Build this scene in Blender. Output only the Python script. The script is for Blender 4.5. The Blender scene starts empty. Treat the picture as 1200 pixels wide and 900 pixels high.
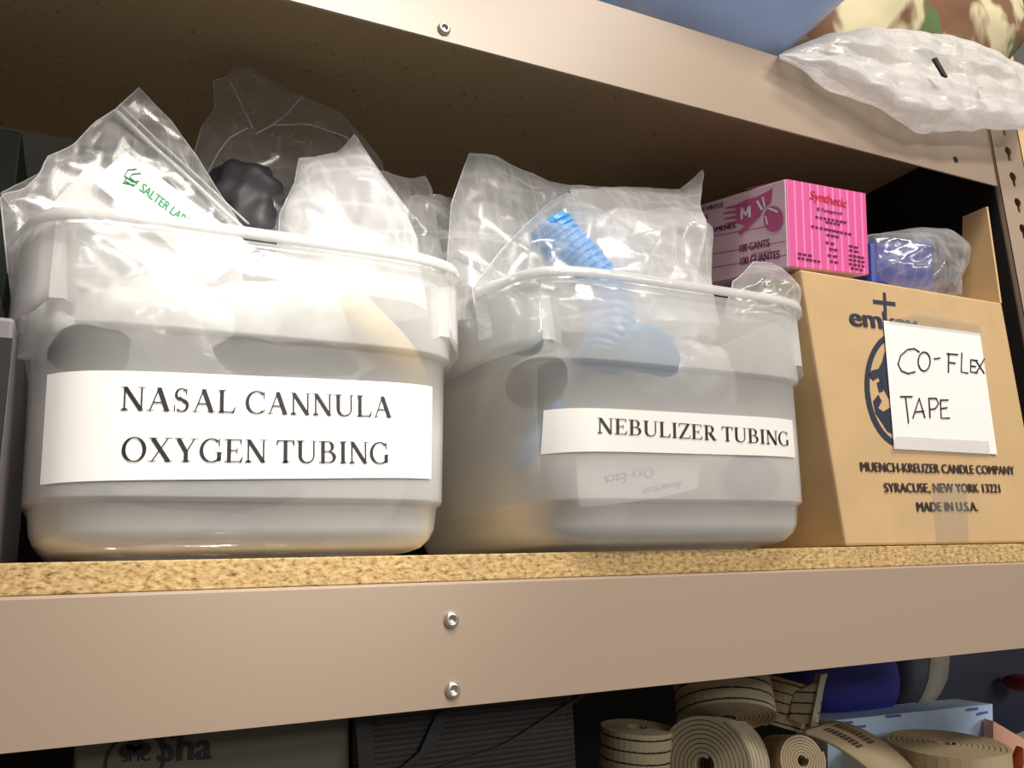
import bpy, bmesh, math, random
from mathutils import Vector, Matrix, noise

# ------------------------------------------------------------------ camera, light, exposure
SC = bpy.context.scene
COL = SC.collection
CAM = Vector((0.04311, -0.58727, -0.02499))
RX = Vector((0.89684951, 0.06945888, 0.43684828))    # rows: world x, y, z in camera (right, down, forward)
RY = Vector((-0.44073301, 0.22431609, 0.86915862))
RZ = Vector((-0.03762132, -0.97203794, 0.2317906))
FOC = 1000.0
cd = bpy.data.cameras.new('camera')
cam = bpy.data.objects.new('camera', cd)
COL.objects.link(cam)
cam.matrix_world = Matrix(((RX.x, -RX.y, -RX.z, CAM.x), (RY.x, -RY.y, -RY.z, CAM.y), (RZ.x, -RZ.y, -RZ.z, CAM.z), (0, 0, 0, 1)))
cd.sensor_width = 36.0
cd.lens = 30.0
cd.clip_start = 0.01
SC.camera = cam
SC.view_settings.view_transform = 'Standard'
SC.view_settings.look = 'None'
SC.view_settings.gamma = 1.0
SC.view_settings.use_curve_mapping = False
SC.view_settings.exposure = 0.0
SC.cycles.transparent_max_bounces = 40
SC.cycles.max_bounces = 14
SC.cycles.transmission_bounces = 12

W = bpy.data.worlds.new('world')
SC.world = W
W.use_nodes = True
W.node_tree.nodes['Background'].inputs[0].default_value = (0.95, 0.86, 0.78, 1)
W.node_tree.nodes['Background'].inputs[1].default_value = 0.16


def lamp(name, loc, aim, sx, sy, power, col):
    l = bpy.data.lights.new(name, 'AREA')
    l.shape = 'RECTANGLE'
    l.size, l.size_y, l.energy, l.color = sx, sy, power, col
    o = bpy.data.objects.new(name, l)
    COL.objects.link(o)
    o.location = loc
    o.rotation_euler = (Vector(aim) - Vector(loc)).to_track_quat('-Z', 'Y').to_euler()
    return o


lamp('ceiling_lamp_near', (0.30, -1.15, 2.4), (0.30, -0.1, 0.1), 1.3, 0.25, 46, (1.0, 0.93, 0.84))
lamp('ceiling_lamp_far', (1.3, -2.5, 2.35), (0.4, 0, 0.1), 1.4, 0.4, 70, (1.0, 0.92, 0.82))
lamp('aisle_lamp_middle', (3.5, -5.3, 2.05), (0.5, 0, 0.1), 1.5, 0.5, 60, (1.0, 0.94, 0.86))
lamp('aisle_lamp_end', (2.3, -9.0, 2.1), (0.3, 0, 0.1), 2.2, 0.7, 130, (1.0, 0.94, 0.86))
sl = bpy.data.lights.new('added_spot', 'SPOT')  # added spot, no lamp seen there: makes the hot patch on the left bin
sl.energy, sl.color, sl.spot_size, sl.spot_blend, sl.shadow_soft_size = 200, (1.0, 0.96, 0.90), math.radians(13), 1.0, 0.06
so = bpy.data.objects.new('added_spot', sl)
COL.objects.link(so)
so.location = (0.45, -1.3, 1.7)
so.rotation_euler = (Vector((0.20, 0.0, 0.20)) - Vector(so.location)).to_track_quat('-Z', 'Y').to_euler()

# ------------------------------------------------------------------ geometry helpers


def ray(u, v):
    c = Vector((u - 600.0, v - 450.0, FOC))
    return Vector((RX.dot(c), RY.dot(c), RZ.dot(c)))


def at(u, v, y):
    d = ray(u, v)
    return CAM + d * ((y - CAM.y) / d.y)


def hit(u, v, p, n):
    d = ray(u, v)
    return CAM + d * ((Vector(p) - CAM).dot(n) / d.dot(n))


def srgb(r, g, b):
    def f(c):
        c /= 255.0
        return c / 12.92 if c <= 0.04045 else ((c + 0.055) / 1.055) ** 2.4
    return (f(r), f(g), f(b), 1)


class MB:
    def __init__(self):
        self.v, self.f = [], []

    def add(self, verts, faces):
        o = len(self.v)
        self.v += [Vector(p) for p in verts]
        self.f += [tuple(i + o for i in fc) for fc in faces]
        return self

    def quad(self, a, b, c, d):
        return self.add([a, b, c, d], [(0, 1, 2, 3)])

    def box(self, x0, x1, y0, y1, z0, z1, M=None):
        p = [Vector((x, y, z)) for z in (z0, z1) for y in (y0, y1) for x in (x0, x1)]
        if M:
            p = [M @ q for q in p]
        return self.add(p, [(0, 2, 3, 1), (4, 5, 7, 6), (0, 1, 5, 4), (2, 6, 7, 3), (0, 4, 6, 2), (1, 3, 7, 5)])

    def hexa(self, p):
        """8 corners: bottom loop 0-3 then top loop 4-7"""
        return self.add(p, [(3, 2, 1, 0), (4, 5, 6, 7), (0, 1, 5, 4), (1, 2, 6, 5), (2, 3, 7, 6), (3, 0, 4, 7)])

    def tube(self, pts, rad, n=8, cap=True):
        pts = [Vector(p) for p in pts]
        rings = []
        up = Vector((0.13, 0.31, 0.94))
        for i, p in enumerate(pts):
            t = (pts[min(i + 1, len(pts) - 1)] - pts[max(i - 1, 0)])
            t = t.normalized() if t.length > 1e-9 else Vector((1, 0, 0))
            a = t.cross(up)
            if a.length < 1e-4:
                a = t.cross(Vector((1, 0, 0)))
            a.normalize()
            b = t.cross(a)
            r = rad[i] if isinstance(rad, (list, tuple)) else rad
            rings.append([p + (a * math.cos(2 * math.pi * k / n) + b * math.sin(2 * math.pi * k / n)) * r for k in range(n)])
        vs = [q for rg in rings for q in rg]
        fs = []
        for i in range(len(rings) - 1):
            for k in range(n):
                fs.append((i * n + k, i * n + (k + 1) % n, (i + 1) * n + (k + 1) % n, (i + 1) * n + k))
        if cap:
            fs.append(tuple(reversed(range(n))))
            fs.append(tuple((len(rings) - 1) * n + k for k in range(n)))
        return self.add(vs, fs)

    def grid(self, P, closed=False):
        """P[i][j] -> faces"""
        m, n = len(P), len(P[0])
        fs = []
        for i in range(m - 1):
            for j in range(n if closed else n - 1):
                k = (j + 1) % n
                fs.append((i * n + j, i * n + k, (i + 1) * n + k, (i + 1) * n + j))
        return self.add([p for r in P for p in r], fs)

    def build(self, name, mat, parent=None, smooth=False, bevel=0, solid=0, subd=0, weld=False, normals=True):
        me = bpy.data.meshes.new(name)
        me.from_pydata([tuple(p) for p in self.v], [], self.f)
        bm = bmesh.new()
        bm.from_mesh(me)
        if weld:
            bmesh.ops.remove_doubles(bm, verts=bm.verts, dist=1e-5)
        if normals:
            bmesh.ops.recalc_face_normals(bm, faces=bm.faces)
        bm.to_mesh(me)
        bm.free()
        if smooth:
            for p in me.polygons:
                p.use_smooth = True
        me.materials.append(mat)
        o = bpy.data.objects.new(name, me)
        COL.objects.link(o)
        if parent:
            o.parent = parent
            bpy.context.view_layer.update()
            o.matrix_parent_inverse = parent.matrix_world.inverted()
        if solid:
            m = o.modifiers.new('thickness', 'SOLIDIFY')
            m.thickness = solid
            m.offset = 0
        if bevel:
            m = o.modifiers.new('bevel', 'BEVEL')
            m.width = bevel
            m.segments = 2
            m.limit_method = 'ANGLE'
        if subd:
            m = o.modifiers.new('smooth', 'SUBSURF')
            m.levels = m.render_levels = subd
        return o


def tag(o, label, cat, group=None, kind=None):
    o['label'] = label
    o['category'] = cat
    if group:
        o['group'] = group
    if kind:
        o['kind'] = kind
    return o


def empty(name, loc, label, cat, group=None):
    o = bpy.data.objects.new(name, None)
    o.empty_display_size = 0.03
    o.location = loc
    COL.objects.link(o)
    bpy.context.view_layer.update()
    return tag(o, label, cat, group)


# ------------------------------------------------------------------ materials


def new_mat(name):
    m = bpy.data.materials.new(name)
    m.use_nodes = True
    nt = m.node_tree
    return m, nt, nt.nodes, nt.links


def pbr(name, col, rough=0.5, metal=0.0, noise_amt=0.0, noise_scale=40, bump=0.0, bump_scale=200, spec=0.5):
    m, nt, N, L = new_mat(name)
    b = N['Principled BSDF']
    b.inputs['Base Color'].default_value = col
    b.inputs['Roughness'].default_value = rough
    b.inputs['Metallic'].default_value = metal
    b.inputs['Specular IOR Level'].default_value = spec
    tc = N.new('ShaderNodeTexCoord')
    if noise_amt:
        t = N.new('ShaderNodeTexNoise')
        t.inputs['Scale'].default_value = noise_scale
        t.inputs['Detail'].default_value = 5
        L.new(tc.outputs['Object'], t.inputs['Vector'])
        r = N.new('ShaderNodeValToRGB')
        r.color_ramp.elements[0].position = 0.3
        r.color_ramp.elements[1].position = 0.7
        r.color_ramp.elements[0].color = tuple(c * (1 - noise_amt) for c in col[:3]) + (1,)
        r.color_ramp.elements[1].color = tuple(min(1, c * (1 + noise_amt)) for c in col[:3]) + (1,)
        L.new(t.outputs['Fac'], r.inputs['Fac'])
        L.new(r.outputs['Color'], b.inputs['Base Color'])
    if bump:
        t = N.new('ShaderNodeTexNoise')
        t.inputs['Scale'].default_value = bump_scale
        t.inputs['Detail'].default_value = 3
        L.new(tc.outputs['Object'], t.inputs['Vector'])
        bp = N.new('ShaderNodeBump')
        bp.inputs['Strength'].default_value = bump
        bp.inputs['Distance'].default_value = 0.002
        L.new(t.outputs['Fac'], bp.inputs['Height'])
        L.new(bp.outputs['Normal'], b.inputs['Normal'])
    return m


def film(name, haze, col=(0.93, 0.93, 0.94, 1), rough=0.12, edge=0.35, bump=0.25, bscale=35, gloss=1.0, trans=0.5, tint=(1, 1, 1, 1), streak=0.0):
    """thin clear or milky plastic: see-through + milky scatter + sheen"""
    m, nt, N, L = new_mat(name)
    N.remove(N['Principled BSDF'])
    out = N['Material Output']
    tc = N.new('ShaderNodeTexCoord')
    tx = N.new('ShaderNodeTexNoise')
    tx.inputs['Scale'].default_value = bscale
    tx.inputs['Detail'].default_value = 4
    L.new(tc.outputs['Object'], tx.inputs['Vector'])
    bp = N.new('ShaderNodeBump')
    bp.inputs['Strength'].default_value = bump
    bp.inputs['Distance'].default_value = 0.01
    L.new(tx.outputs['Fac'], bp.inputs['Height'])
    tr = N.new('ShaderNodeBsdfTransparent')
    tr.inputs[0].default_value = tint
    df = N.new('ShaderNodeBsdfDiffuse')
    df.inputs[0].default_value = col
    tl = N.new('ShaderNodeBsdfTranslucent')
    tl.inputs[0].default_value = col
    gl = N.new('ShaderNodeBsdfGlossy')
    gl.inputs['Roughness'].default_value = rough
    for n in (df, tl, gl):
        L.new(bp.outputs['Normal'], n.inputs['Normal'])
    milk = N.new('ShaderNodeMixShader')
    milk.inputs[0].default_value = trans
    L.new(df.outputs[0], milk.inputs[1])
    L.new(tl.outputs[0], milk.inputs[2])
    lw = N.new('ShaderNodeLayerWeight')
    lw.inputs['Blend'].default_value = 0.35
    mul = N.new('ShaderNodeMath')
    mul.operation = 'MULTIPLY_ADD'
    mul.use_clamp = True
    mul.inputs[1].default_value = edge
    mul.inputs[2].default_value = haze
    L.new(lw.outputs['Facing'], mul.inputs[0])
    dens = mul.outputs[0]
    if streak:      # stress-whitened crease lines of crumpled film
        prev = dens
        for sc_, rot in (((8, 30, 34), (0.3, 0.5, 0.2)), ((45, 12, 12), (0.2, -0.6, 0.9))):
            mp = N.new('ShaderNodeMapping')
            mp.inputs['Scale'].default_value = sc_
            mp.inputs['Rotation'].default_value = rot
            L.new(tc.outputs['Object'], mp.inputs['Vector'])
            vo = N.new('ShaderNodeTexNoise')
            vo.inputs['Scale'].default_value = 1.0
            vo.inputs['Detail'].default_value = 1.5
            vo.inputs['Distortion'].default_value = 0.3
            L.new(mp.outputs[0], vo.inputs['Vector'])
            sb = N.new('ShaderNodeMath')
            sb.operation = 'SUBTRACT'
            sb.inputs[1].default_value = 0.5
            L.new(vo.outputs['Fac'], sb.inputs[0])
            ab = N.new('ShaderNodeMath')
            ab.operation = 'ABSOLUTE'
            L.new(sb.outputs[0], ab.inputs[0])
            mr = N.new('ShaderNodeMapRange')
            mr.interpolation_type = 'SMOOTHSTEP'
            mr.inputs['From Min'].default_value = 0.0
            mr.inputs['From Max'].default_value = 0.06
            mr.inputs['To Min'].default_value = streak
            mr.inputs['To Max'].default_value = 0.0
            L.new(ab.outputs[0], mr.inputs['Value'])
            ad = N.new('ShaderNodeMath')
            ad.operation = 'ADD'
            ad.use_clamp = True
            L.new(prev, ad.inputs[0])
            L.new(mr.outputs[0], ad.inputs[1])
            prev = ad.outputs[0]
        dens = prev
    body = N.new('ShaderNodeMixShader')
    L.new(dens, body.inputs[0])
    L.new(tr.outputs[0], body.inputs[1])
    L.new(milk.outputs[0], body.inputs[2])
    fr = N.new('ShaderNodeLayerWeight')
    fr.inputs['Blend'].default_value = 0.5
    L.new(bp.outputs['Normal'], fr.inputs['Normal'])
    p5 = N.new('ShaderNodeMath')
    p5.operation = 'POWER'
    p5.inputs[1].default_value = 4.0
    L.new(fr.outputs['Facing'], p5.inputs[0])
    fm = N.new('ShaderNodeMath')
    fm.operation = 'MULTIPLY_ADD'
    fm.use_clamp = True
    fm.inputs[1].default_value = 0.7 * gloss
    fm.inputs[2].default_value = 0.055 * gloss
    L.new(p5.outputs[0], fm.inputs[0])
    fin = N.new('ShaderNodeMixShader')
    L.new(fm.outputs[0], fin.inputs[0])
    L.new(body.outputs[0], fin.inputs[1])
    L.new(gl.outputs[0], fin.inputs[2])
    L.new(fin.outputs[0], out.inputs['Surface'])
    return m


def particle_board():
    m, nt, N, L = new_mat('particle_board')
    b = N['Principled BSDF']
    b.inputs['Roughness'].default_value = 0.75
    tc = N.new('ShaderNodeTexCoord')
    mp = N.new('ShaderNodeMapping')
    mp.inputs['Scale'].default_value = (0.6, 1, 1.2)
    L.new(tc.outputs['Object'], mp.inputs['Vector'])
    n1 = N.new('ShaderNodeTexNoise')
    n1.inputs['Scale'].default_value = 300
    n1.inputs['Detail'].default_value = 4
    n1.inputs['Roughness'].default_value = 0.7
    n2 = N.new('ShaderNodeTexNoise')
    n2.inputs['Scale'].default_value = 25
    for n in (n1, n2):
        L.new(mp.outputs[0], n.inputs['Vector'])
    r = N.new('ShaderNodeValToRGB')
    e = r.color_ramp.elements
    e[0].position, e[0].color = 0.33, srgb(112, 80, 44)
    e[1].position, e[1].color = 0.66, srgb(240, 212, 156)
    x = e.new(0.46)
    x.color = srgb(200, 164, 106)
    L.new(n1.outputs['Fac'], r.inputs['Fac'])
    mx = N.new('ShaderNodeMix')
    mx.data_type = 'RGBA'
    mx.blend_type = 'MULTIPLY'
    mx.inputs[0].default_value = 0.35
    L.new(r.outputs['Color'], mx.inputs[6])
    L.new(n2.outputs['Fac'], mx.inputs[7])
    L.new(mx.outputs[2], b.inputs['Base Color'])
    return m


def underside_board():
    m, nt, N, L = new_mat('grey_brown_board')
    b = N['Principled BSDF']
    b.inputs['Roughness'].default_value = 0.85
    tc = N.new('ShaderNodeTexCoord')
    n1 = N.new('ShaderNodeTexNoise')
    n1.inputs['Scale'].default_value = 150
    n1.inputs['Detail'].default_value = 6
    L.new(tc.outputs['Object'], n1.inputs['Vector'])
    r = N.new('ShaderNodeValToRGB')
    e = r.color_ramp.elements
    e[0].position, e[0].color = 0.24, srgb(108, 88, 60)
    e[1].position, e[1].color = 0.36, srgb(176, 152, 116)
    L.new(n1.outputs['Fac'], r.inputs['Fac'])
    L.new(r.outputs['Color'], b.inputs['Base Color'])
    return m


def stripes(name, axis, period, duty, ca, cb, rough=0.8, wob=0.0, wobfreq=600, wobaxis=None, phase=0.0):
    """bands along one object axis"""
    m, nt, N, L = new_mat(name)
    b = N['Principled BSDF']
    b.inputs['Roughness'].default_value = rough
    tc = N.new('ShaderNodeTexCoord')
    sp = N.new('ShaderNodeSeparateXYZ')
    L.new(tc.outputs['Object'], sp.inputs[0])
    src = sp.outputs[axis]
    if wob:
        nz = N.new('ShaderNodeTexNoise')
        nz.inputs['Scale'].default_value = wobfreq
        L.new(tc.outputs['Object'], nz.inputs['Vector'])
        ad = N.new('ShaderNodeMath')
        ad.operation = 'MULTIPLY_ADD'
        ad.inputs[1].default_value = wob
        L.new(nz.outputs['Fac'], ad.inputs[0])
        L.new(src, ad.inputs[2])
        src = ad.outputs[0]
    dv = N.new('ShaderNodeMath')
    dv.operation = 'MULTIPLY_ADD'
    dv.inputs[1].default_value = 1 / period
    dv.inputs[2].default_value = 100 + phase
    L.new(src, dv.inputs[0])
    fr = N.new('ShaderNodeMath')
    fr.operation = 'FRACT'
    L.new(dv.outputs[0], fr.inputs[0])
    lt = N.new('ShaderNodeMath')
    lt.operation = 'LESS_THAN'
    lt.inputs[1].default_value = duty
    L.new(fr.outputs[0], lt.inputs[0])
    mx = N.new('ShaderNodeMix')
    mx.data_type = 'RGBA'
    mx.inputs[6].default_value = ca
    mx.inputs[7].default_value = cb
    L.new(lt.outputs[0], mx.inputs[0])
    nz2 = N.new('ShaderNodeTexNoise')
    nz2.inputs['Scale'].default_value = 1500
    L.new(tc.outputs['Object'], nz2.inputs['Vector'])
    bp = N.new('ShaderNodeBump')
    bp.inputs['Strength'].default_value = 0.3
    bp.inputs['Distance'].default_value = 0.001
    L.new(nz2.outputs['Fac'], bp.inputs['Height'])
    L.new(bp.outputs[0], b.inputs['Normal'])
    L.new(mx.outputs[2], b.inputs['Base Color'])
    return m


def floral():
    m, nt, N, L = new_mat('leaf_print_fabric')
    b = N['Principled BSDF']
    b.inputs['Roughness'].default_value = 0.9
    tc = N.new('ShaderNodeTexCoord')
    mp = N.new('ShaderNodeMapping')
    mp.inputs['Rotation'].default_value = (0.3, 0.6, 0.4)
    mp.inputs['Scale'].default_value = (1, 1, 0.6)
    L.new(tc.outputs['Object'], mp.inputs['Vector'])

    def blob(scale, lo, hi, off):
        n = N.new('ShaderNodeTexNoise')
        n.inputs['Scale'].default_value = scale
        n.inputs['Detail'].default_value = 3
        n.inputs['Distortion'].default_value = 0.5
        a = N.new('ShaderNodeVectorMath')
        a.inputs[1].default_value = (off, off * 2, off * 3)
        L.new(mp.outputs[0], a.inputs[0])
        L.new(a.outputs[0], n.inputs['Vector'])
        r = N.new('ShaderNodeValToRGB')
        r.color_ramp.elements[0].position = lo
        r.color_ramp.elements[1].position = hi
        L.new(n.outputs['Fac'], r.inputs['Fac'])
        return r.outputs['Color']
    prev = None
    for sc_, lo, hi, off, colr in ((9, 0.49, 0.55, 3.1, srgb(116, 82, 58)), (11, 0.57, 0.62, 7.7, srgb(86, 110, 66)), (15, 0.60, 0.65, 1.3, srgb(104, 58, 38))):
        mx = N.new('ShaderNodeMix')
        mx.data_type = 'RGBA'
        if prev is None:
            mx.inputs[6].default_value = srgb(200, 190, 156)
        else:
            L.new(prev, mx.inputs[6])
        mx.inputs[7].default_value = colr
        L.new(blob(sc_, lo, hi, off), mx.inputs[0])
        prev = mx.outputs[2]
    L.new(prev, b.inputs['Base Color'])
    return m


M = {}
M['beam'] = pbr('taupe_paint', srgb(166, 147, 130), 0.33, bump=0.05, bump_scale=900)
M['board'] = particle_board()
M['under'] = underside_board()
M['steel'] = pbr('rivet_steel', srgb(205, 200, 188), 0.3, 0.8)
M['dark'] = pbr('dark_hole', srgb(20, 17, 14), 0.8)
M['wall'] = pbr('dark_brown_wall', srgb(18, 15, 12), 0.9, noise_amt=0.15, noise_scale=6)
M['bin'] = film('milky_bin_plastic', 0.34, (0.96, 0.96, 0.95, 1), rough=0.06, edge=0.32, bump=0.06, bscale=22, trans=0.20)
M['bag'] = film('clear_bag_film', 0.13, edge=0.42, rough=0.14, bump=0.04, gloss=0.9, streak=0.13)
M['baghazy'] = film('hazy_bag_film', 0.26, edge=0.45, rough=0.18, bump=0.04, gloss=0.8, streak=0.16)
M['bagdim'] = film('thin_dull_film', 0.10, edge=0.26, rough=0.12, bump=0.04, gloss=1.0, streak=0.08)
M['bagwhite'] = film('whitish_bag_film', 0.48, edge=0.4, rough=0.2, bump=0.04, gloss=0.8, streak=0.2)
M['fill'] = film('cloudy_packed_film', 0.45, (0.92, 0.91, 0.90, 1), edge=0.4, rough=0.2, bump=0.06)
M['pack'] = film('packed_white_film', 0.72, (0.97, 0.97, 0.96, 1), edge=0.25, rough=0.2, bump=0.05, gloss=0.8, streak=0.15, trans=0.35)
M['seal'] = film('zip_seal_film', 0.55, edge=0.3, rough=0.15)
M['tape'] = film('clear_tape', 0.12, (0.85, 0.82, 0.75, 1), edge=0.1, rough=0.12, bump=0.1)
M['paper'] = pbr('white_paper', srgb(244, 243, 240), 0.35, spec=0.4)
M['plainpaper'] = pbr('sign_paper', srgb(246, 244, 244), 0.7)
M['ink'] = pbr('black_ink', srgb(22, 20, 20), 0.45)
M['pen'] = pbr('marker_ink', srgb(52, 42, 46), 0.6)
M['kraft'] = pbr('kraft_cardboard', srgb(202, 170, 126), 0.75, noise_amt=0.06, noise_scale=18, bump=0.06, bump_scale=300)
M['kraftlight'] = pbr('pale_cardboard', srgb(216, 182, 134), 0.75, noise_amt=0.05, noise_scale=14)
M['kraftdark'] = pbr('brown_cardboard', srgb(150, 122, 84), 0.8, noise_amt=0.08, noise_scale=20)
M['navy'] = pbr('navy_print', srgb(38, 44, 66), 0.7)
M['blackprint'] = pbr('dark_print', srgb(40, 34, 36), 0.7)
M['greenprint'] = pbr('green_print', srgb(38, 150, 96), 0.6)
M['blueprint'] = pbr('faint_blue_print', srgb(84, 90, 160), 0.6)
M['pinkface'] = stripes('pink_striped_card', 0, 0.0118, 0.22, srgb(236, 96, 170), srgb(246, 150, 200), 0.45)
M['pinkside'] = pbr('pale_pink_card', srgb(236, 200, 216), 0.5)
M['pinkline'] = pbr('mauve_print', srgb(196, 86, 140), 0.55)
M['whiteprint'] = pbr('white_print', srgb(245, 236, 242), 0.55)
M['redprint'] = pbr('red_print', srgb(206, 28, 52), 0.5)
M['plum'] = pbr('plum_print', srgb(110, 24, 70), 0.6)
M['bluetube'] = pbr('blue_tubing', srgb(84, 172, 236), 0.3)
M['bluedark'] = pbr('royal_blue_wrap', srgb(36, 52, 140), 0.5, noise_amt=0.15, noise_scale=30)
M['midgrey'] = pbr('mid_grey_rubber', srgb(104, 102, 104), 0.5)
M['grey'] = pbr('dark_grey_rubber', srgb(72, 70, 76), 0.45)
M['black'] = pbr('black_plastic', srgb(22, 20, 20), 0.5)
M['beige'] = pbr('beige_panel', srgb(206, 192, 172), 0.6)
M['lilac'] = pbr('grey_lilac_plastic', srgb(128, 120, 128), 0.5)
M['cream'] = pbr('cream_foam', srgb(240, 212, 150), 0.7)
M['tub'] = pbr('blue_tub_plastic', srgb(150, 172, 216), 0.4, noise_amt=0.12, noise_scale=9)
M['teal'] = pbr('teal_tub_plastic', srgb(70, 140, 150), 0.4)
M['floral'] = floral()
M['strap'] = stripes('stitched_webbing', 2, 0.0105, 0.15, srgb(178, 168, 142), srgb(40, 40, 34), 0.9, wob=0.002, wobfreq=500)
M['strapplain'] = pbr('plain_webbing', srgb(172, 156, 126), 0.9, bump=0.4, bump_scale=700)
M['brownprint'] = pbr('brown_print', srgb(84, 58, 46), 0.8)
M['navybag'] = pbr('navy_nylon', srgb(38, 42, 66), 0.6, bump=0.2, bump_scale=400)
M['bluebag'] = pbr('blue_nylon', srgb(48, 52, 150), 0.6, bump=0.2, bump_scale=400)
M['greyweb'] = pbr('grey_webbing', srgb(150, 146, 136), 0.8, bump=0.3, bump_scale=900)
M['paleblue'] = pbr('pale_blue_card', srgb(176, 204, 238), 0.5)
M['greenbox'] = pbr('dark_green_card', srgb(18, 34, 26), 0.6)
M['smcbox'] = pbr('olive_grey_card', srgb(96, 96, 84), 0.7)
M['smcink'] = pbr('black_green_print', srgb(24, 28, 24), 0.7)
M['mesh'] = stripes('black_mesh_fabric', 2, 0.004, 0.5, srgb(26, 26, 28), srgb(54, 52, 52), 0.7)
M['peach'] = pbr('peach_card', srgb(226, 170, 150), 0.6)
M['orange'] = pbr('orange_plastic', srgb(220, 96, 40), 0.5)
M['redfab'] = pbr('dark_red_fabric', srgb(120, 30, 36), 0.8)

# ------------------------------------------------------------------ lettering
SER_T, SER_H = 0.165, 0.06


def serif_glyph(ch):
    """list of polygons in cap-height units, plus advance"""
    P = []
    T, H = SER_T, SER_H

    def rect(x0, y0, x1, y1):
        P.append([(x0, y0), (x1, y0), (x1, y1), (x0, y1)])

    def ser(x, y, w, up):
        h = 0.03
        rect(x - w, y if up else y - h, x + w, y + h if up else y)
        s = 1 if up else -1
        P.append([(x - T * .5 - .05, y + s * h), (x + T * .5 + .05, y + s * h), (x + T * .5, y + s * .085), (x - T * .5, y + s * .085)])

    def stem(x, w=T, y0=0, y1=1):
        rect(x - w / 2, y0, x + w / 2, y1)

    def dia(x0, y0, x1, y1, w):
        P.append([(x0 - w / 2, y0), (x0 + w / 2, y0), (x1 + w / 2, y1), (x1 - w / 2, y1)])

    def arc(cx, cy, rx, ry, a0, a1, tk, th, n=22):
        pts = []
        for i in range(n + 1):
            a = math.radians(a0 + (a1 - a0) * i / n)
            pts.append(((cx + rx * math.cos(a), cy + ry * math.sin(a)), (cx + (rx - tk) * math.cos(a), cy + (ry - th) * math.sin(a))))
        for i in range(n):
            P.append([pts[i][0], pts[i + 1][0], pts[i + 1][1], pts[i][1]])
    adv = 1.09
    if ch == 'N':
        stem(.20, .06)
        stem(.90, .06)
        dia(.90, 0, .20, 1, T * 1.1)
        ser(.20, 0, .16, True)
        rect(.03, .97, .25, 1)
        rect(.74, .97, 1.06, 1)
    elif ch == 'A':
        dia(.16, 0, .53, 1, .06)
        dia(.90, 0, .53, 1, T * 1.15)
        rect(.28, .33, .77, .385)
        rect(.02, 0, .33, .03)
        rect(.70, 0, 1.07, .03)
    elif ch == 'S':
        adv = .84
        arc(.40, .745, .28, .27, 40, 265, .11, .05)
        arc(.42, .265, .31, .285, -140, 85, .12, .05)
        P.append([(.40, .53), (.35, .475), (.44, .49), (.50, .55)])
        P.append([(.25, .60), (.36, .64), (.64, .40), (.56, .35)])
        rect(.60, .74, .64, 1.0)
        rect(.10, 0, .14, .28)
    elif ch == 'L':
        adv = .923
        stem(.26)
        ser(.26, 0, .2, True)
        ser(.26, 1, .2, False)
        rect(.26, 0, .80, .05)
        P.append([(.70, 0), (.82, 0), (.88, .27), (.85, .27)])
    elif ch in 'CG':
        adv = 1.007 if ch == 'C' else 1.09
        arc(.56, .5, .52, .52, 48, 312, .15, .05, 34)
        rect(.88, .68, .92, 1.02)
        if ch == 'C':
            P.append([(.88, .10), (.90, .07), (.97, .20), (.94, .22)])
        else:
            stem(.90, T, .06, .42)
            rect(.72, .40, 1.07, .43)
            P.append([(.82, .06), (.97, .09), (.97, .2), (.83, .2)])
    elif ch == 'U':
        stem(.24, T, .30, 1)
        stem(.90, .06, .32, 1)
        arc(.55, .34, .383, .36, 180, 270, .145, .06)
        arc(.55, .34, .38, .36, 270, 360, .06, .06)
        ser(.24, 1, .2, False)
        rect(.75, .97, 1.06, 1)
    elif ch == 'O':
        arc(.545, .5, .5, .52, 0, 360, .15, .045, 44)
    elif ch == 'X':
        dia(.90, 0, .20, 1, T * 1.2)
        dia(.18, 0, .86, 1, .06)
        rect(.03, 0, .36, .03)
        rect(.70, 0, 1.07, .03)
        rect(.03, .97, .42, 1)
        rect(.70, .97, 1.03, 1)
    elif ch == 'Y':
        stem(.54, T, 0, .46)
        dia(.54, .42, .20, 1, T * 1.15)
        dia(.56, .42, .90, 1, .06)
        ser(.54, 0, .2, True)
        rect(.03, .97, .40, 1)
        rect(.72, .97, 1.06, 1)
    elif ch == 'E':
        adv = .923
        stem(.25)
        rect(.05, 0, .78, .045)
        rect(.05, .955, .78, 1)
        rect(.25, .48, .62, .53)
        rect(.59, .38, .625, .63)
        P.append([(.70, 0), (.82, 0), (.87, .24), (.84, .24)])
        P.append([(.74, 1), (.80, 1), (.81, .79), (.78, .79)])
    elif ch == 'T':
        adv = .923
        stem(.46)
        ser(.46, 0, .2, True)
        rect(.05, .95, .87, 1)
        P.append([(.05, 1), (.12, .95), (.07, .76), (.035, .76)])
        P.append([(.87, 1), (.80, .95), (.85, .76), (.885, .76)])
    elif ch == 'B':
        adv = 1.007
        stem(.26)
        rect(.05, 0, .55, .045)
        rect(.05, .955, .52, 1)
        rect(.26, .50, .55, .545)
        arc(.50, .752, .30, .248, -90, 90, .14, .045)
        arc(.53, .272, .37, .272, -90, 90, .15, .045)
    elif ch == 'I':
        adv = .503
        stem(.25)
        ser(.25, 0, .2, True)
        ser(.25, 1, .2, False)
    elif ch == 'Z':
        adv = .923
        rect(.08, .95, .86, 1)
        rect(.04, 0, .86, .05)
        dia(.15, 0, .77, 1, T * 1.2)
        P.append([(.80, 0), (.86, 0), (.90, .26), (.87, .26)])
        P.append([(.08, 1), (.14, .95), (.10, .77), (.065, .77)])
    elif ch == 'R':
        adv = 1.007
        stem(.26)
        ser(.26, 0, .2, True)
        rect(.05, .955, .5, 1)
        rect(.26, .47, .5, .515)
        arc(.48, .735, .33, .265, -90, 90, .15, .045)
        dia(.88, 0, .50, .49, T * 1.15)
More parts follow.
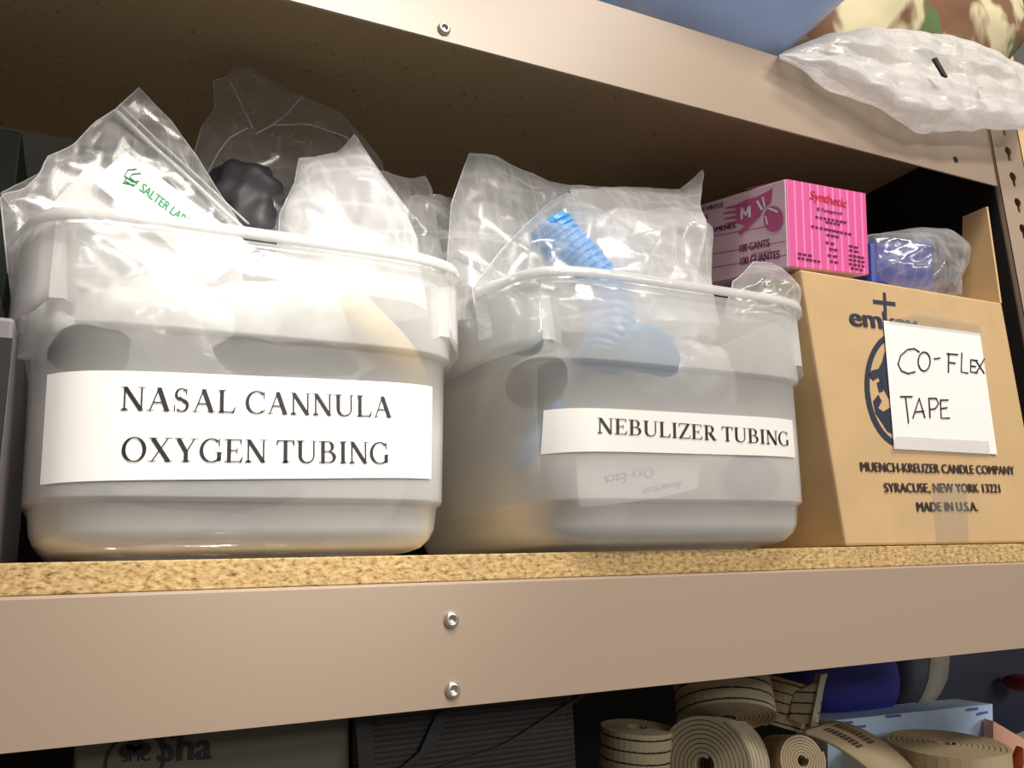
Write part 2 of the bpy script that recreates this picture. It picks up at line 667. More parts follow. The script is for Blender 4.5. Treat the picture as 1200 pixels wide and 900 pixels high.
        rect(.80, 0, 1.03, .03)
    elif ch == ' ':
        adv = .378
    return P, adv


def serif_text(txt):
    polys, x = [], 0.0
    for ch in txt:
        P, a = serif_glyph(ch)
        polys += [[(px + x, py) for px, py in p] for p in P]
        x += a
    return polys, x


_tc = {}


def sans_text(txt, bold=0.0, shear=0.0):
    """built-in typeface as verts/faces in cap heights; returns verts, faces, width"""
    k = (txt, bold, shear)
    if k in _tc:
        return _tc[k]
    c = bpy.data.curves.new('lettering', 'FONT')
    c.body = txt
    c.size = 1
    c.offset = bold
    c.shear = shear
    c.resolution_u = 4
    o = bpy.data.objects.new('lettering', c)
    COL.objects.link(o)
    dg = bpy.context.evaluated_depsgraph_get()
    me = bpy.data.meshes.new_from_object(o.evaluated_get(dg))
    vs = [v.co.copy() for v in me.vertices]
    fs = [tuple(p.vertices) for p in me.polygons]
    bpy.data.objects.remove(o)
    bpy.data.curves.remove(c)
    bpy.data.meshes.remove(me)
    cap = 0.73
    x0 = min(v.x for v in vs)
    x1 = max(v.x for v in vs)
    r = ([((v.x - x0) / cap, v.y / cap) for v in vs], fs, (x1 - x0) / cap)
    _tc[k] = r
    return r


def print_text(name, txt, p0, p1, cap, up, nrm, mat, parent, bold=0.0, shear=0.0, eps=0.0006):
    """lettering from baseline point p0 to p1"""
    vs, fs, w = sans_text(txt, 0.0, shear)
    p0, p1 = Vector(p0), Vector(p1)
    up, nrm = Vector(up).normalized(), Vector(nrm).normalized()
    mb = MB()
    for k, dx in enumerate((0.0, -bold, bold) if bold else (0.0,)):     # heavier strokes: the outline laid down three times
        mb.add([p0 + (p1 - p0) * ((x + dx * 1.5) / w) + up * (y * cap) + nrm * (eps + k * 0.00003) for x, y in vs], fs)
    return mb.build(name, mat, parent, normals=False)


# ------------------------------------------------------------------ the setting
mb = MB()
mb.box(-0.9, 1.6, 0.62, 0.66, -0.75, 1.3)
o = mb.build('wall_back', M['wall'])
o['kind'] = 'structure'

# ------------------------------------------------------------------ shelving unit
X0, X1, DEP = -0.80, 1.005, 0.43
rack = empty('shelving_unit', (0.1, 0.2, -0.75), 'taupe painted steel shelving unit with riveted beams and a keyhole post', 'shelving')


def beam(z0, z1, front=True):
    mb = MB()
    if front:
        y0, d, t = -0.002, 1, 0.002
    else:
        y0, d, t = DEP + 0.002, -1, 0.002
    # C-channel: face, bottom lip turned in, ledge under the board
    prof = [(0, z0), (0, z1 - 0.002), (0.002, z1), (0.018, z1), (0.018, z1 - 0.002), (0.003, z1 - 0.002), (0.002, z1 - 0.004), (0.002, z0 + 0.002), (0.0022, z0 + 0.001), (0.0022, z0), (0.0008, z0)]
    R = [[Vector((x, y0 + d * p, z)) for p, z in prof] for x in (X0, X1)]
    mb.grid(R, closed=True)
    n = len(prof)
    mb.f.append(tuple(range(n)))
    mb.f.append(tuple(range(2 * n - 1, n - 1, -1)))
    return mb


def rivet(x, z, parent):
    mb = MB()
    P = []
    for r, y in ((0.0058, 0.0), (0.0058, -0.0012), (0.0050, -0.0026), (0.0036, -0.0032), (0.0028, -0.0030), (0.0024, -0.0012), (0.0004, -0.0010)):
        P.append([Vector((x + r * math.cos(a), -0.002 + y, z + r * math.sin(a))) for a in [2 * math.pi * k / 20 for k in range(20)]])
    mb.grid(P, closed=True)
    return mb.build('rivet', M['steel'], parent, smooth=True)


lowbeam = beam(-0.1044, -0.0192).build('beam', M['beam'], rack)
upbeam = beam(0.4252, 0.5145).build('beam', M['beam'], rack)
beam(-0.1044, -0.0192, False).build('beam', M['beam'], rack)
for z in (-0.0456, -0.0930):
    rivet(0.2815, z, lowbeam)
for z in (0.436, 0.4835):
    rivet(0.2857, z, upbeam)
hp = at(1120, 187, -0.0022)
mb = MB()
ring = [[Vector((hp.x + r * math.cos(a), y, hp.z + r * math.sin(a))) for a in [2 * math.pi * k / 16 for k in range(16)]] for r, y in ((0.0042, -0.0022), (0.0036, -0.0024), (0.0030, -0.00215), (0.0002, -0.00210))]
mb.grid(ring, closed=True).build('bolt_hole', M['dark'], upbeam)
mb = MB()
mb.box(1.0035, 1.0055, 0.001, DEP, -0.015, 0.50)  # added dark sheet, stands in for the unlit right end of the bay
sp_ = mb.build('shade_sheet', M['wall'], rack)
sp_['label'] = 'dark sheet standing in for the shade at the bay end'

# post: front strip with keyholes, side flange
mb = MB()
PX0, PX1 = 1.006, 1.064
pitch = 0.0345
kz = [hit(u, v, (0, -0.004, 0), Vector((0, 1, 0))) for u, v in ((1175, 166), (1181, 208), (1187, 248), (1195, 288))]
kx = 1.036
zc0 = kz[1].z
zcs = [zc0 + pitch * k for k in range(-26, 4)]
NK = 48
for zc in zcs:
    P = [[], []]
    for k in range(NK):
        a = 2 * math.pi * k / NK + 0.01
        c, s = math.cos(a), math.sin(a)
        # keyhole: round top with a narrow slot below
        hole = 0.0062
        if s < 0:
            hw = 0.0028
            lim = 0.0135
            rr = min(hw / max(abs(c), 1e-6), lim / max(-s, 1e-6))
            hole = max(0.0062 if abs(c) > .55 else 0.0, rr) if abs(c) <= .55 else 0.0062
            hole = max(hole, 0.0058)
        hx, hz = (PX0 - kx, PX1 - kx), pitch / 2
        rx_ = (hx[1] if c > 0 else -hx[0]) / max(abs(c), 1e-6)
        rz_ = hz / max(abs(s), 1e-6)
        ro = min(rx_, rz_)
        P[0].append(Vector((kx + ro * c, -0.004, zc + ro * s)))
        P[1].append(Vector((kx + hole * c, -0.004, zc + 0.003 + hole * s)))
    # outer loop: corner snap
    for cx_, cz_ in ((PX0, zc - pitch / 2), (PX1, zc - pitch / 2), (PX0, zc + pitch / 2), (PX1, zc + pitch / 2)):
        q = min(P[0], key=lambda p: (p.x - cx_) ** 2 + (p.z - cz_) ** 2)
        q.x, q.z = cx_, cz_
    P.append([p + Vector((0, 0.002, 0)) for p in P[1]])
    mb.grid(P, closed=True)
zb, zt = zcs[0] - pitch / 2, zcs[-1] + pitch / 2
mb.box(PX0, PX0 + 0.002, -0.004, 0.045, zb, zt)
mb.box(PX1 - 0.002, PX1, -0.004, 0.030, zb, zt)
post = mb.build('post', M['beam'], rack)

mb = MB()
mb.box(X0, X1 - 0.002, 0.0, DEP, -0.0190, 0.0)
tag(mb.build('shelf_board', M['board'], bevel=0.0008), 'particle board shelf carrying the labelled bins, raw chip edge showing', 'shelf board')
mb = MB()
mb.box(X0, X1 - 0.002, 0.006, DEP, 0.4975, 0.5165)
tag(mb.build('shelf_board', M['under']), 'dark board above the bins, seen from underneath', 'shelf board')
mb = MB()
mb.box(X0, X1 - 0.002, 0.0, DEP, -0.349, -0.330)
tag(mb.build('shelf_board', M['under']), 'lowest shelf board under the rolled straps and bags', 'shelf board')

# ------------------------------------------------------------------ bins
SE_N = 6.0


def se(w, d, t):
    c, s = math.cos(t), math.sin(t)
    return (math.copysign(abs(c) ** (2 / SE_N), c) * w, math.copysign(abs(s) ** (2 / SE_N), s) * d)


def se_front_y(w, d, x):
    a = min(0.9999, abs(x) / w)
    return -d * (1 - a ** SE_N) ** (1 / SE_N)


BW, BD, BH = 0.153, 0.170, 0.2245
BIN_PROF = [(0.0, 0.040), (0.0035, 0.0385), (0.0042, 0.030), (0.007, 0.0215), (0.013, 0.0155), (0.020, 0.0125), (0.0365, 0.0105), (0.0385, 0.0075), (0.040, 0.0070),
            (0.090, 0.0055), (0.1470, 0.0040), (0.1485, 0.0008), (0.1505, 0.0), (0.2105, -0.0015), (0.2155, -0.0020)]


def bin_inset(z):
    for (z0, i0), (z1, i1) in zip(BIN_PROF, BIN_PROF[1:]):
        if z <= z1:
            return i0 + (i1 - i0) * (z - z0) / max(1e-6, z1 - z0)
    return BIN_PROF[-1][1]


TS = []
for q in range(4):      # denser sampling around each corner
    for k in range(40):
        TS.append((q + k / 40) * math.pi / 2 + 0.0001)


def loop(ins, z, cx, cy):
    return [Vector((cx + p[0], cy + p[1], z)) for p in (se(BW - ins, BD - ins, t) for t in TS)]


def make_bin(cx, yfront, label):
    cy = yfront + BD
    root = empty('storage_bin', (cx, cy, 0), label, 'bin', 'milky labelled bins')
    mb = MB()
    th = 0.0016
    P = [loop(i, z + 0.0003, cx, cy) for z, i in BIN_PROF]
    P += [loop(i + th, z, cx, cy) for z, i in reversed([(max(z, 0.0062), i) for z, i in BIN_PROF[2:]])]
    mb.grid(P, closed=True)
    n = len(TS)
    mb.f.append(tuple(range(n)))
    mb.f.append(tuple(range(len(P) * n - n, len(P) * n)))
    mb.build('body', M['bin'], root, smooth=True)
    # rolled rim
    mb = MB()
    rp = [(-0.0020, 0.2183), (-0.0021, 0.2220), (-0.0031, 0.2240), (-0.0052, 0.2245), (-0.0074, 0.2238), (-0.0083, 0.2214), (-0.0085, 0.2149), (-0.0076, 0.2149), (-0.0073, 0.2208), (-0.0063, 0.2228), (-0.0045, 0.2230), (-0.0034, 0.2217), (-0.0032, 0.2183)]

    def rimloop(o, z):
        L = []
        for t in TS:
            x, y = se(BW - o, BD - o, t)
            # handle: the rim swells outward in the middle of each side
            if o < -0.004:
                k = max(0.0, 1 - (y / (BD * 0.78)) ** 2)
                x += math.copysign(0.007 * min(1, k * 2.2) * (-o - 0.004) / 0.0045, x)
            L.append(Vector((cx + x, cy + y, z)))
        return L
    R = [rimloop(o, z) for o, z in rp]
    R.append(R[0])
    mb.grid(R, closed=True)
    mb.build('rim', M['bin'], root, smooth=True)
    # side skirts under the handles
    for sgn in (-1, 1):
        mb = MB()
        t0 = []
        NS = 40
        P = []
        pts = []
        for k in range(NS + 1):
            f = -0.925 + 1.85 * k / NS
            yy = f * BD
            wv = (1 - abs(f) ** SE_N) ** (1 / SE_N)
            xx = sgn * (BW * wv + 0.0070 + 0.006 * max(0, 1 - (f / 0.8) ** 2))
            pts.append((xx, yy, f))
        for dz in range(7):
            row = []
            for xx, yy, f in pts:
                low = 0.158 + (0.007 if abs(f) > .895 else 0)
                arch = 0.0
                z = (low + arch) + (0.2190 - low - arch) * dz / 6
                row.append(Vector((cx + xx, cy + yy, z)))
            P.append(row)
        mb.grid(P)
        mb.build('handle_skirt', M['bin'], root, smooth=True, solid=0.0014)
        # return edges that close the skirt onto the wall
        for k in (0, NS):
            mb = MB()
            sy = 1 if pts[k][2] > 0 else -1
            inn = Vector((-sgn * 0.0155, -sy * -0.003, 0))
            mb.grid([[P[dz][k], P[dz][k] + inn * 0.5, P[dz][k] + inn + Vector((0, 0, -0.004 if dz == 0 else 0))] for dz in range(7)])
            mb.build('skirt_end', M['bin'], root, solid=0.0014)
    return root


def bin_front(cx, yfront, x, z, eps):
    ins = bin_inset(z)
    return Vector((x, yfront + BD + se_front_y(BW - ins, BD - ins, x - cx) - eps, z))


def bin_label(root, cx, yf, corners, lines, yg):
    """corners px: TL TR BR BL; lines: (text, left px u,v baseline, right px, cap px)"""
    c = [at(u, v, yg) for u, v in corners]
    mb = MB()
    n = 40

    def mp(s, t, eps):
        x = (c[3].x * (1 - s) + c[2].x * s) * (1 - t) + (c[0].x * (1 - s) + c[1].x * s) * t
        z = (c[3].z * (1 - s) + c[2].z * s) * (1 - t) + (c[0].z * (1 - s) + c[1].z * s) * t
        return bin_front(cx, yf, x, z, eps)
    P = [[mp(i / n, j / 8, 0.0010) for i in range(n + 1)] for j in range(9)]
    lab = mb.grid(P).build('label', M['paper'], root, smooth=True)
    for txt, l, r, cap in lines:
        a, b, h = at(*l, yg), at(*r, yg), cap
        polys, w = serif_text(txt)
        mb = MB()
        up = (c[0] - c[3]).normalized()
        for p in polys:
            vs = []
            for px, py in p:
                q = a + (b - a) * (px / w) + up * (py * h)
                vs.append(bin_front(cx, yf, q.x, q.z, 0.0017))
            mb.add(vs, [tuple(range(len(vs)))])
        mb.build('lettering', M['ink'], lab, normals=False)
    return lab


B1X, B1Y = 0.149, -0.012
B2X, B2Y = 0.494, -0.032
bin1 = make_bin(B1X, B1Y, 'milky plastic bin labelled NASAL CANNULA OXYGEN TUBING')
bin_label(bin1, B1X, B1Y, [(54, 430), (512, 450), (512, 559), (45, 563)],
          [('NASAL CANNULA', (140, 480), (461, 489), 0.0152), ('OXYGEN TUBING', (141, 540), (458, 543), 0.0152)], -0.008)
bin2 = make_bin(B2X, B2Y, 'milky plastic bin labelled NEBULIZER TUBING')
bin_label(bin2, B2X, B2Y, [(651, 475), (935, 491), (939, 535), (651, 527)],
          [('NEBULIZER TUBING', (701, 507), (929, 522), 0.0125)], -0.028)

# ------------------------------------------------------------------ bags


def resample(poly, n):
    d = [0]
    for a, b in zip(poly, poly[1:]):
        d.append(d[-1] + math.hypot(b[0] - a[0], b[1] - a[1]))
    out = []
    j = 0
    for i in range(n):
        t = d[-1] * i / (n - 1)
        while j < len(poly) - 2 and d[j + 1] < t:
            j += 1
        f = (t - d[j]) / max(1e-9, d[j + 1] - d[j])
        out.append((poly[j][0] + (poly[j + 1][0] - poly[j][0]) * f, poly[j][1] + (poly[j + 1][1] - poly[j][1]) * f))
    return out


def tri(x):
    x = x - math.floor(x)
    return 1 - 4 * abs(x - 0.5)


class Crumple:
    def __init__(self, seed, freq=14, octaves=4):
        freq = freq * 0.8
        r = random.Random(seed)
        self.k = []
        for i in range(octaves):
            d = Vector((r.gauss(0, 1), r.gauss(0, 1), r.gauss(0, 1))).normalized()
            f = freq * (1.0 + 0.55 * i) * r.uniform(.8, 1.2)
            self.k.append((d, f, r.random(), 1 / (1 + 0.6 * i)))
        self.off = Vector((r.uniform(-9, 9), r.uniform(-9, 9), r.uniform(-9, 9)))

    def __call__(self, p):
        q = p + noise.noise_vector(p * 9 + self.off) * 0.012
        return sum(a * tri(d.dot(q) * f + ph) for d, f, ph, a in self.k) / 2.2


def bag_mesh(bottom, top, left, right, y, lean=0.0, thick=0.02, amp=0.006, seed=1, freq=14, n=46, open_top=True, yfun=None):
    """px outlines (bottom & top run left->right, left & right run bottom->top) set at depth y, made into a two-sided pouch"""
    B, T, Lf, R = resample(bottom, n), resample(top, n), resample(left, n), resample(right, n)
    cr, cr2, cr3 = Crumple(seed, freq), Crumple(seed + 50, freq), Crumple(seed + 99, freq * .7)
    F, K = [], []
    for j in range(n):
        t = j / (n - 1)
        rf, rk = [], []
        for i in range(n):
            s = i / (n - 1)
            u = (1 - t) * B[i][0] + t * T[i][0] + (1 - s) * Lf[j][0] + s * R[j][0] - ((1 - s) * (1 - t) * B[0][0] + s * (1 - t) * B[-1][0] + (1 - s) * t * T[0][0] + s * t * T[-1][0])
            v = (1 - t) * B[i][1] + t * T[i][1] + (1 - s) * Lf[j][1] + s * R[j][1] - ((1 - s) * (1 - t) * B[0][1] + s * (1 - t) * B[-1][1] + (1 - s) * t * T[0][1] + s * t * T[-1][1])
            p = at(u, v, (yfun(s, t) if yfun else y + lean * t))
            e = min(1, 6 * min(s, 1 - s, 1 - t if not open_top else 1))
            prof = (max(0.0, 4 * s * (1 - s)) ** 0.5) * (max(0.0, 1 - t ** 2.5) ** 0.7 if open_top else max(0, 4 * t * (1 - t)) ** 0.4)
            tw = Vector((cr3(p) * amp * .5, 0, cr3(p.yzx) * amp * .5)) * e
            cf = cr(p) * amp * (0.35 + 0.65 * e)
            ck = cr2(p) * amp * (0.35 + 0.65 * e)
            rf.append(p + tw + Vector((0, -thick * prof + cf - 0.0004, 0)))
            rk.append(p + tw + Vector((0, thick * prof + (ck if prof > 0.05 else cf) + 0.0004, 0)))
        F.append(rf)
        K.append(rk)
    mb = MB()
    mb.grid(F)
    mb.grid(K)
    mb.edge = [r[0] for r in F[n // 4:]] + F[-1][1:] + [r[-1] for r in reversed(F[n // 4:-1])]
    return mb


def lump_mesh(c, r, seed, amp=0.25, freq=16, nu=56, nv=36, rot=0.0):
    cr = Crumple(seed, freq)
    P = []
    c = Vector(c)
    for j in range(nv + 1):
        ph = -math.pi / 2 + math.pi * j / nv
        row = []
        for i in range(nu):
            a = 2 * math.pi * i / nu
            d = Vector((math.cos(ph) * math.cos(a), math.cos(ph) * math.sin(a), math.sin(ph)))
            d = Vector([math.copysign(abs(q) ** 0.8, q) for q in d])
            q = Vector((d.x * r[0], d.y * r[1], d.z * r[2]))
            k = 1 + amp * cr(q + c)
            q = q * k
            q = Matrix.Rotation(rot, 3, 'Y') @ q
            row.append(c + q)
        P.append(row)
    mb = MB()
    mb.grid(P, closed=True)
    return mb


def bag(name, mat, label, cat='plastic bag', group=None, **k):
    mb = bag_mesh(**k)
    o = mb.build(name, mat, smooth=True, normals=False)
    MB().tube(mb.edge, 0.00055, 5).build('edge_highlight', M['seal'], o, smooth=True)  # pale tube along the outline puts in the bright highlight on the film edge
    return tag(o, label, cat, group)


# --- in and above the NASAL CANNULA bin
zipbag = bag('zip_bag', M['bag'], 'zip bag tilted to the right, holding cards with green printing',
             bottom=[(20, 420), (280, 430)], top=[(163, 103), (200, 140), (226, 180), (256, 225), (284, 268)],
             left=[(20, 420), (0, 228), (28, 222), (47, 204), (55, 184), (85, 171), (110, 144), (135, 128), (163, 103)],
             right=[(280, 430), (284, 268)], y=0.050, lean=0.035, thick=0.010, amp=0.004, seed=11, freq=12)
zs = resample([(133, 130), (180, 175), (225, 215), (262, 250), (284, 270)], 30)
mb = MB()
P = [[at(u, v, 0.0745), at(u + 3.4, v - 2.8, 0.0745)] for u, v in zs]
mb.grid(P).build('zip_seal', M['seal'], zipbag, smooth=True, solid=0.002)
P = [[at(u + 7, v - 7, 0.0745), at(u + 8.2, v - 8, 0.0745)] for u, v in zs]
MB().grid(P).build('zip_ridge', M['seal'], zipbag, smooth=True, solid=0.0015)


def card(px, y, label, name='instruction_card', mat='plainpaper'):
    P = [at(u, v, y) for u, v in px]
    r = MB()
    r.quad(*P)
    return tag(r.build(name, M[mat], solid=0.0006), label, 'card')


YC = 0.066
c1 = card([(147, 178), (300, 292), (250, 330), (108, 212)], YC, 'white card with green lettering inside the tilted zip bag')
c2 = card([(105, 192), (250, 290), (215, 340), (60, 240)], YC + 0.006, 'pale card with black lettering inside the tilted zip bag')
up = (at(178, 194, YC) - at(170, 205, YC))
nr = Vector((0, -1, 0))
print_text('lettering', 'SALTER LABS', at(163, 223, YC), at(218, 265, YC), 0.0075, up, nr, M['greenprint'], c1, bold=0.03)
print_text('lettering', '1 SALTER', at(122, 216, YC + .006), at(165, 242, YC + .006), 0.0065, up, nr, M['ink'], c2, bold=0.02)
# the S-shaped double chevron mark
mb = MB()
for pl in ([(160, 198), (150, 199), (146, 206), (156, 213), (163, 212)], [(165, 203), (155, 204), (152, 208), (161, 215), (157, 218), (147, 212)], [(148, 209), (144, 214), (158, 217)]):
    mb.tube([at(u, v, YC - 0.0006) for u, v in pl], 0.0005, 6)
mb.build('emblem', M['greenprint'], c1)

bag('plastic_bag', M['bag'], 'small clear bag corner at the far left of the NASAL CANNULA bin',
    bottom=[(30, 330), (140, 330)], top=[(0, 226), (48, 205), (56, 186), (85, 170)], left=[(30, 330), (28, 262), (0, 226)], right=[(140, 330), (112, 220), (85, 170)],
    y=0.075, lean=0.02, thick=0.014, amp=0.006, seed=17, freq=16, n=34)

tallbag = bag('plastic_bag', M['bagdim'], 'tall dull clear bag standing at the back of the NASAL CANNULA bin',
              bottom=[(225, 330), (470, 330)], top=[(250, 95), (266, 93), (275, 80), (300, 82), (330, 100), (355, 111), (400, 135), (418, 160)],
              left=[(225, 330), (225, 190), (236, 150), (252, 128), (250, 95)], right=[(470, 330), (446, 190), (418, 160)],
              y=0.150, lean=0.02, thick=0.026, amp=0.010, seed=23, freq=9, n=56)
# folds of that bag: raised creases
mb = MB()
for pl in ([(241, 207), (255, 180), (268, 162), (290, 150)], [(355, 112), (335, 135), (318, 147), (300, 157)], [(318, 147), (360, 145), (405, 160), (425, 178)], [(268, 92), (282, 120), (296, 150)]):
    mb.tube([at(u, v, 0.135) for u, v in resample(pl, 14)], 0.0006, 6)
mb.build('crease', M['baghazy'], tallbag, smooth=True)
tag(lump_mesh(at(290, 240, 0.145), (0.033, 0.022, 0.036), 31, amp=0.30, freq=26).build('rubber_mask', M['grey'], smooth=True), 'dark grey rubber lump inside the tall dull bag', 'mask')
mb = MB()

centre = bag('plastic_bag', M['bagwhite'], 'bright whitish bag bulging over the middle of the NASAL CANNULA bin rim',
             bottom=[(320, 360), (500, 370)], top=[(350, 186), (392, 178), (413, 155), (428, 175)], left=[(320, 360), (328, 250), (345, 215), (350, 186)],
             right=[(500, 370), (488, 285), (470, 245), (428, 175)], y=0.060, lean=0.035, thick=0.035, amp=0.009, seed=37, freq=11, n=56)
bag('plastic_bag', M['baghazy'], 'pale bag with a pointed tip behind the bright whitish bag',
    bottom=[(420, 330), (520, 330)], top=[(440, 200), (480, 212), (497, 206), (505, 228)], left=[(420, 330), (430, 250), (440, 200)], right=[(520, 330), (512, 270), (505, 228)],
    y=0.115, lean=0.02, thick=0.024, amp=0.010, seed=41, freq=13, n=40)
bag('plastic_bag', M['bag'], 'crumpled clear bag slumped between the two labelled bins',
    bottom=[(470, 340), (570, 350)], top=[(478, 232), (510, 230), (540, 228), (575, 240), (610, 262)], left=[(470, 340), (478, 290), (478, 232)], right=[(570, 350), (585, 310), (610, 262)],
    y=0.085, lean=0.03, thick=0.026, amp=0.013, seed=43, freq=17, n=56)

# --- contents seen through the NASAL CANNULA bin
tag(lump_mesh((0.085, 0.085, 0.165), (0.066, 0.060, 0.040), 51, 0.22, 14).build('tubing_pack', M['pack'], smooth=True), 'cloudy bagged tubing pressed against the upper left of the NASAL CANNULA bin', 'tubing pack', 'bagged tubing packs in the bins')
tag(lump_mesh((0.190, 0.080, 0.178), (0.070, 0.060, 0.040), 52, 0.22, 14).build('tubing_pack', M['pack'], smooth=True), 'white bagged tubing pressed against the upper right of the NASAL CANNULA bin', 'tubing pack', 'bagged tubing packs in the bins')
tag(lump_mesh((0.080, 0.084, 0.055), (0.062, 0.074, 0.042), 53, 0.12, 14).build('tubing_pack', M['pack'], smooth=True), 'bagged tubing lying at the lower left of the NASAL CANNULA bin', 'tubing pack', 'bagged tubing packs in the bins')
tag(lump_mesh((0.210, 0.084, 0.060), (0.062, 0.074, 0.045), 54, 0.12, 14).build('tubing_pack', M['pack'], smooth=True), 'bagged tubing lying at the lower right of the NASAL CANNULA bin', 'tubing pack', 'bagged tubing packs in the bins')
mb = MB()
pl = [at(u, v, y) for u, v, y in ((390, 345, .035), (418, 370, .030), (442, 395, .026), (464, 418, .024), (480, 442, .026), (488, 470, .03))]
mb.tube([pl[0]] + pl + [pl[-1]], [0.004] + [0.014, 0.0165, 0.0175, 0.0175, 0.0165, 0.013] + [0.004], 16)
tag(mb.build('foam_sleeve', M['cream'], smooth=True, subd=1), 'cream foam sleeve showing through the right side of the NASAL CANNULA bin', 'foam sleeve')
tag(lump_mesh(at(330, 418, 0.016), (0.052, 0.012, 0.013), 57, 0.40, 22).build('rubber_strap', M['midgrey'], smooth=True), 'dark rubber strap showing just above the NASAL CANNULA label', 'strap')
tag(lump_mesh(at(112, 405, 0.021), (0.022, 0.012, 0.016), 58, 0.40, 22).build('rubber_cuff', M['midgrey'], smooth=True), 'dark rubber cuff showing above the left end of the NASAL CANNULA label', 'cuff')
tag(lump_mesh(at(230, 578, 0.016), (0.060, 0.012, 0.010), 59, 0.4, 22).build('tube_coil', M['midgrey'], smooth=True), 'dark coil showing just under the NASAL CANNULA label', 'tube')


def coil(c, R, r, turns, seed, sq=0.6, tilt=0.4):
    rr = random.Random(seed)
    pts = []
    for k in range(turns * 40):
        a = 2 * math.pi * k / 40
        w = R * (1 + 0.06 * math.sin(a * 0.37 + seed))
        p = Vector((w * math.cos(a), 0.012 * math.sin(a * 0.23 + seed), w * sq * math.sin(a)))
        p = Matrix.Rotation(tilt, 3, 'Y') @ p
        pts.append(Vector(c) + p)
    return MB().tube(pts, r, 8)


M['cleartube'] = film('clear_tubing', 0.18, edge=0.5, rough=0.08)
tag(coil((0.150, 0.055, 0.115), 0.060, 0.0024, 3, 3, 0.35, 0.15).build('tubing_coil', M['cleartube'], smooth=True), 'loose clear tubing coiled in the NASAL CANNULA bin', 'tubing')

# --- in and above the NEBULIZER bin
bag('plastic_bag', M['baghazy'], 'large hazy bag with a square top corner behind the blue tubing',
    bottom=[(520, 380), (800, 380)], top=[(549, 181), (580, 186), (615, 200), (665, 221), (735, 221), (760, 262)], left=[(520, 380), (528, 240), (549, 181)],
    right=[(800, 380), (790, 320), (760, 262)], y=0.066, lean=0.02, thick=0.022, amp=0.010, seed=61, freq=10, n=60)
frontbag = bag('plastic_bag', M['bag'], 'clear bag wrapped around the blue corrugated tubing over the NEBULIZER bin',
               bottom=[(560, 400), (840, 400)], top=[(618, 262), (640, 240), (665, 226), (720, 250), (775, 280), (800, 300)],
               left=[(560, 400), (553, 338), (590, 290), (618, 262)], right=[(840, 400), (833, 340), (800, 300)],
               y=0.036, lean=0.022, thick=0.030, amp=0.007, seed=67, freq=13, n=60)
bag('plastic_bag', M['bagwhite'], 'white bag with a sharp upright peak beside the pink glove box',
    bottom=[(700, 390), (838, 385)], top=[(668, 222), (735, 219), (783, 222), (800, 224), (823, 198), (806, 240), (834, 268)],
    left=[(700, 390), (690, 300), (668, 222)], right=[(838, 385), (833, 325), (834, 268)], y=0.052, lean=0.022, thick=0.028, amp=0.009, seed=71, freq=11, n=70)
bag('plastic_bag', M['bag'], 'small clear bag end poking up beside the left edge of the candle carton',
    bottom=[(850, 370), (936, 370)], top=[(858, 330), (880, 308), (905, 306), (930, 325), (936, 345)], left=[(850, 370), (858, 330)], right=[(936, 370), (936, 345)],
    y=-0.002, lean=0.01, thick=0.016, amp=0.007, seed=73, freq=22, n=40)
# corrugated blue tube
mb = MB()
ctr = [at(u, v, y) for u, v, y in ((640, 262, .060), (655, 283, .057), (676, 306, .052), (696, 330, .046), (712, 360, .038), (716, 395, .031), (706, 425, .028))]
dense = []
for a, b in zip(ctr, ctr[1:]):
    for k in range(14):
        dense.append(a.lerp(b, k / 14))
rad = [0.0225 + 0.0014 * (1 if k % 4 < 2 else -1) for k in range(len(dense))]
rad[0] = 0.014
rad[1] = 0.020
mb.tube(dense, rad, 24)
tag(mb.build('corrugated_tube', M['bluetube'], smooth=False), 'bright blue corrugated tube sticking up out of the NEBULIZER bin', 'tube')
mb = MB()
mb.tube([at(u, v, .060) for u, v in resample([(652, 472), (632, 500), (614, 530), (606, 552)], 20)], 0.009, 12)
tag(mb.build('blue_tube', M['bluetube'], smooth=True), 'blue tube end seen through the lower left wall of the NEBULIZER bin', 'tube')
tag(lump_mesh(at(760, 410, -0.006), (0.030, 0.012, 0.022), 81, 0.2, 20).build('blue_pouch', M['bluetube'], smooth=True), 'blue pouch showing through the upper middle of the NEBULIZER bin', 'pouch')
tag(lump_mesh(at(612, 398, 0.045), (0.020, 0.012, 0.016), 82, 0.2, 20).build('blue_pouch', M['teal'], smooth=True), 'small teal pouch showing through the upper left wall of the NEBULIZER bin', 'pouch')
tag(lump_mesh(at(628, 448, 0.034), (0.029, 0.014, 0.020), 83, 0.15, 20, rot=-0.3).build('rubber_mask', M['grey'], smooth=True), 'dark grey mask showing through the left wall of the NEBULIZER bin', 'mask')
tag(lump_mesh(at(880, 560, -0.002), (0.030, 0.012, 0.022), 84, 0.15, 20).build('rubber_mask', M['grey'], smooth=True), 'dark grey mask below the right end of the NEBULIZER label', 'mask')
tag(lump_mesh((0.425, 0.110, 0.160), (0.056, 0.055, 0.040), 85, 0.22, 14).build('tubing_pack', M['pack'], smooth=True), 'cloudy bagged tubing in the upper left of the NEBULIZER bin', 'tubing pack', 'bagged tubing packs in the bins')
tag(lump_mesh((0.550, 0.075, 0.165), (0.062, 0.060, 0.042), 86, 0.22, 14).build('tubing_pack', M['pack'], smooth=True), 'cloudy bagged tubing in the upper right of the NEBULIZER bin', 'tubing pack', 'bagged tubing packs in the bins')
tag(lump_mesh((0.425, 0.082, 0.055), (0.058, 0.076, 0.042), 87, 0.12, 14).build('tubing_pack', M['pack'], smooth=True), 'bagged tubing lying at the lower left of the NEBULIZER bin', 'tubing pack', 'bagged tubing packs in the bins')
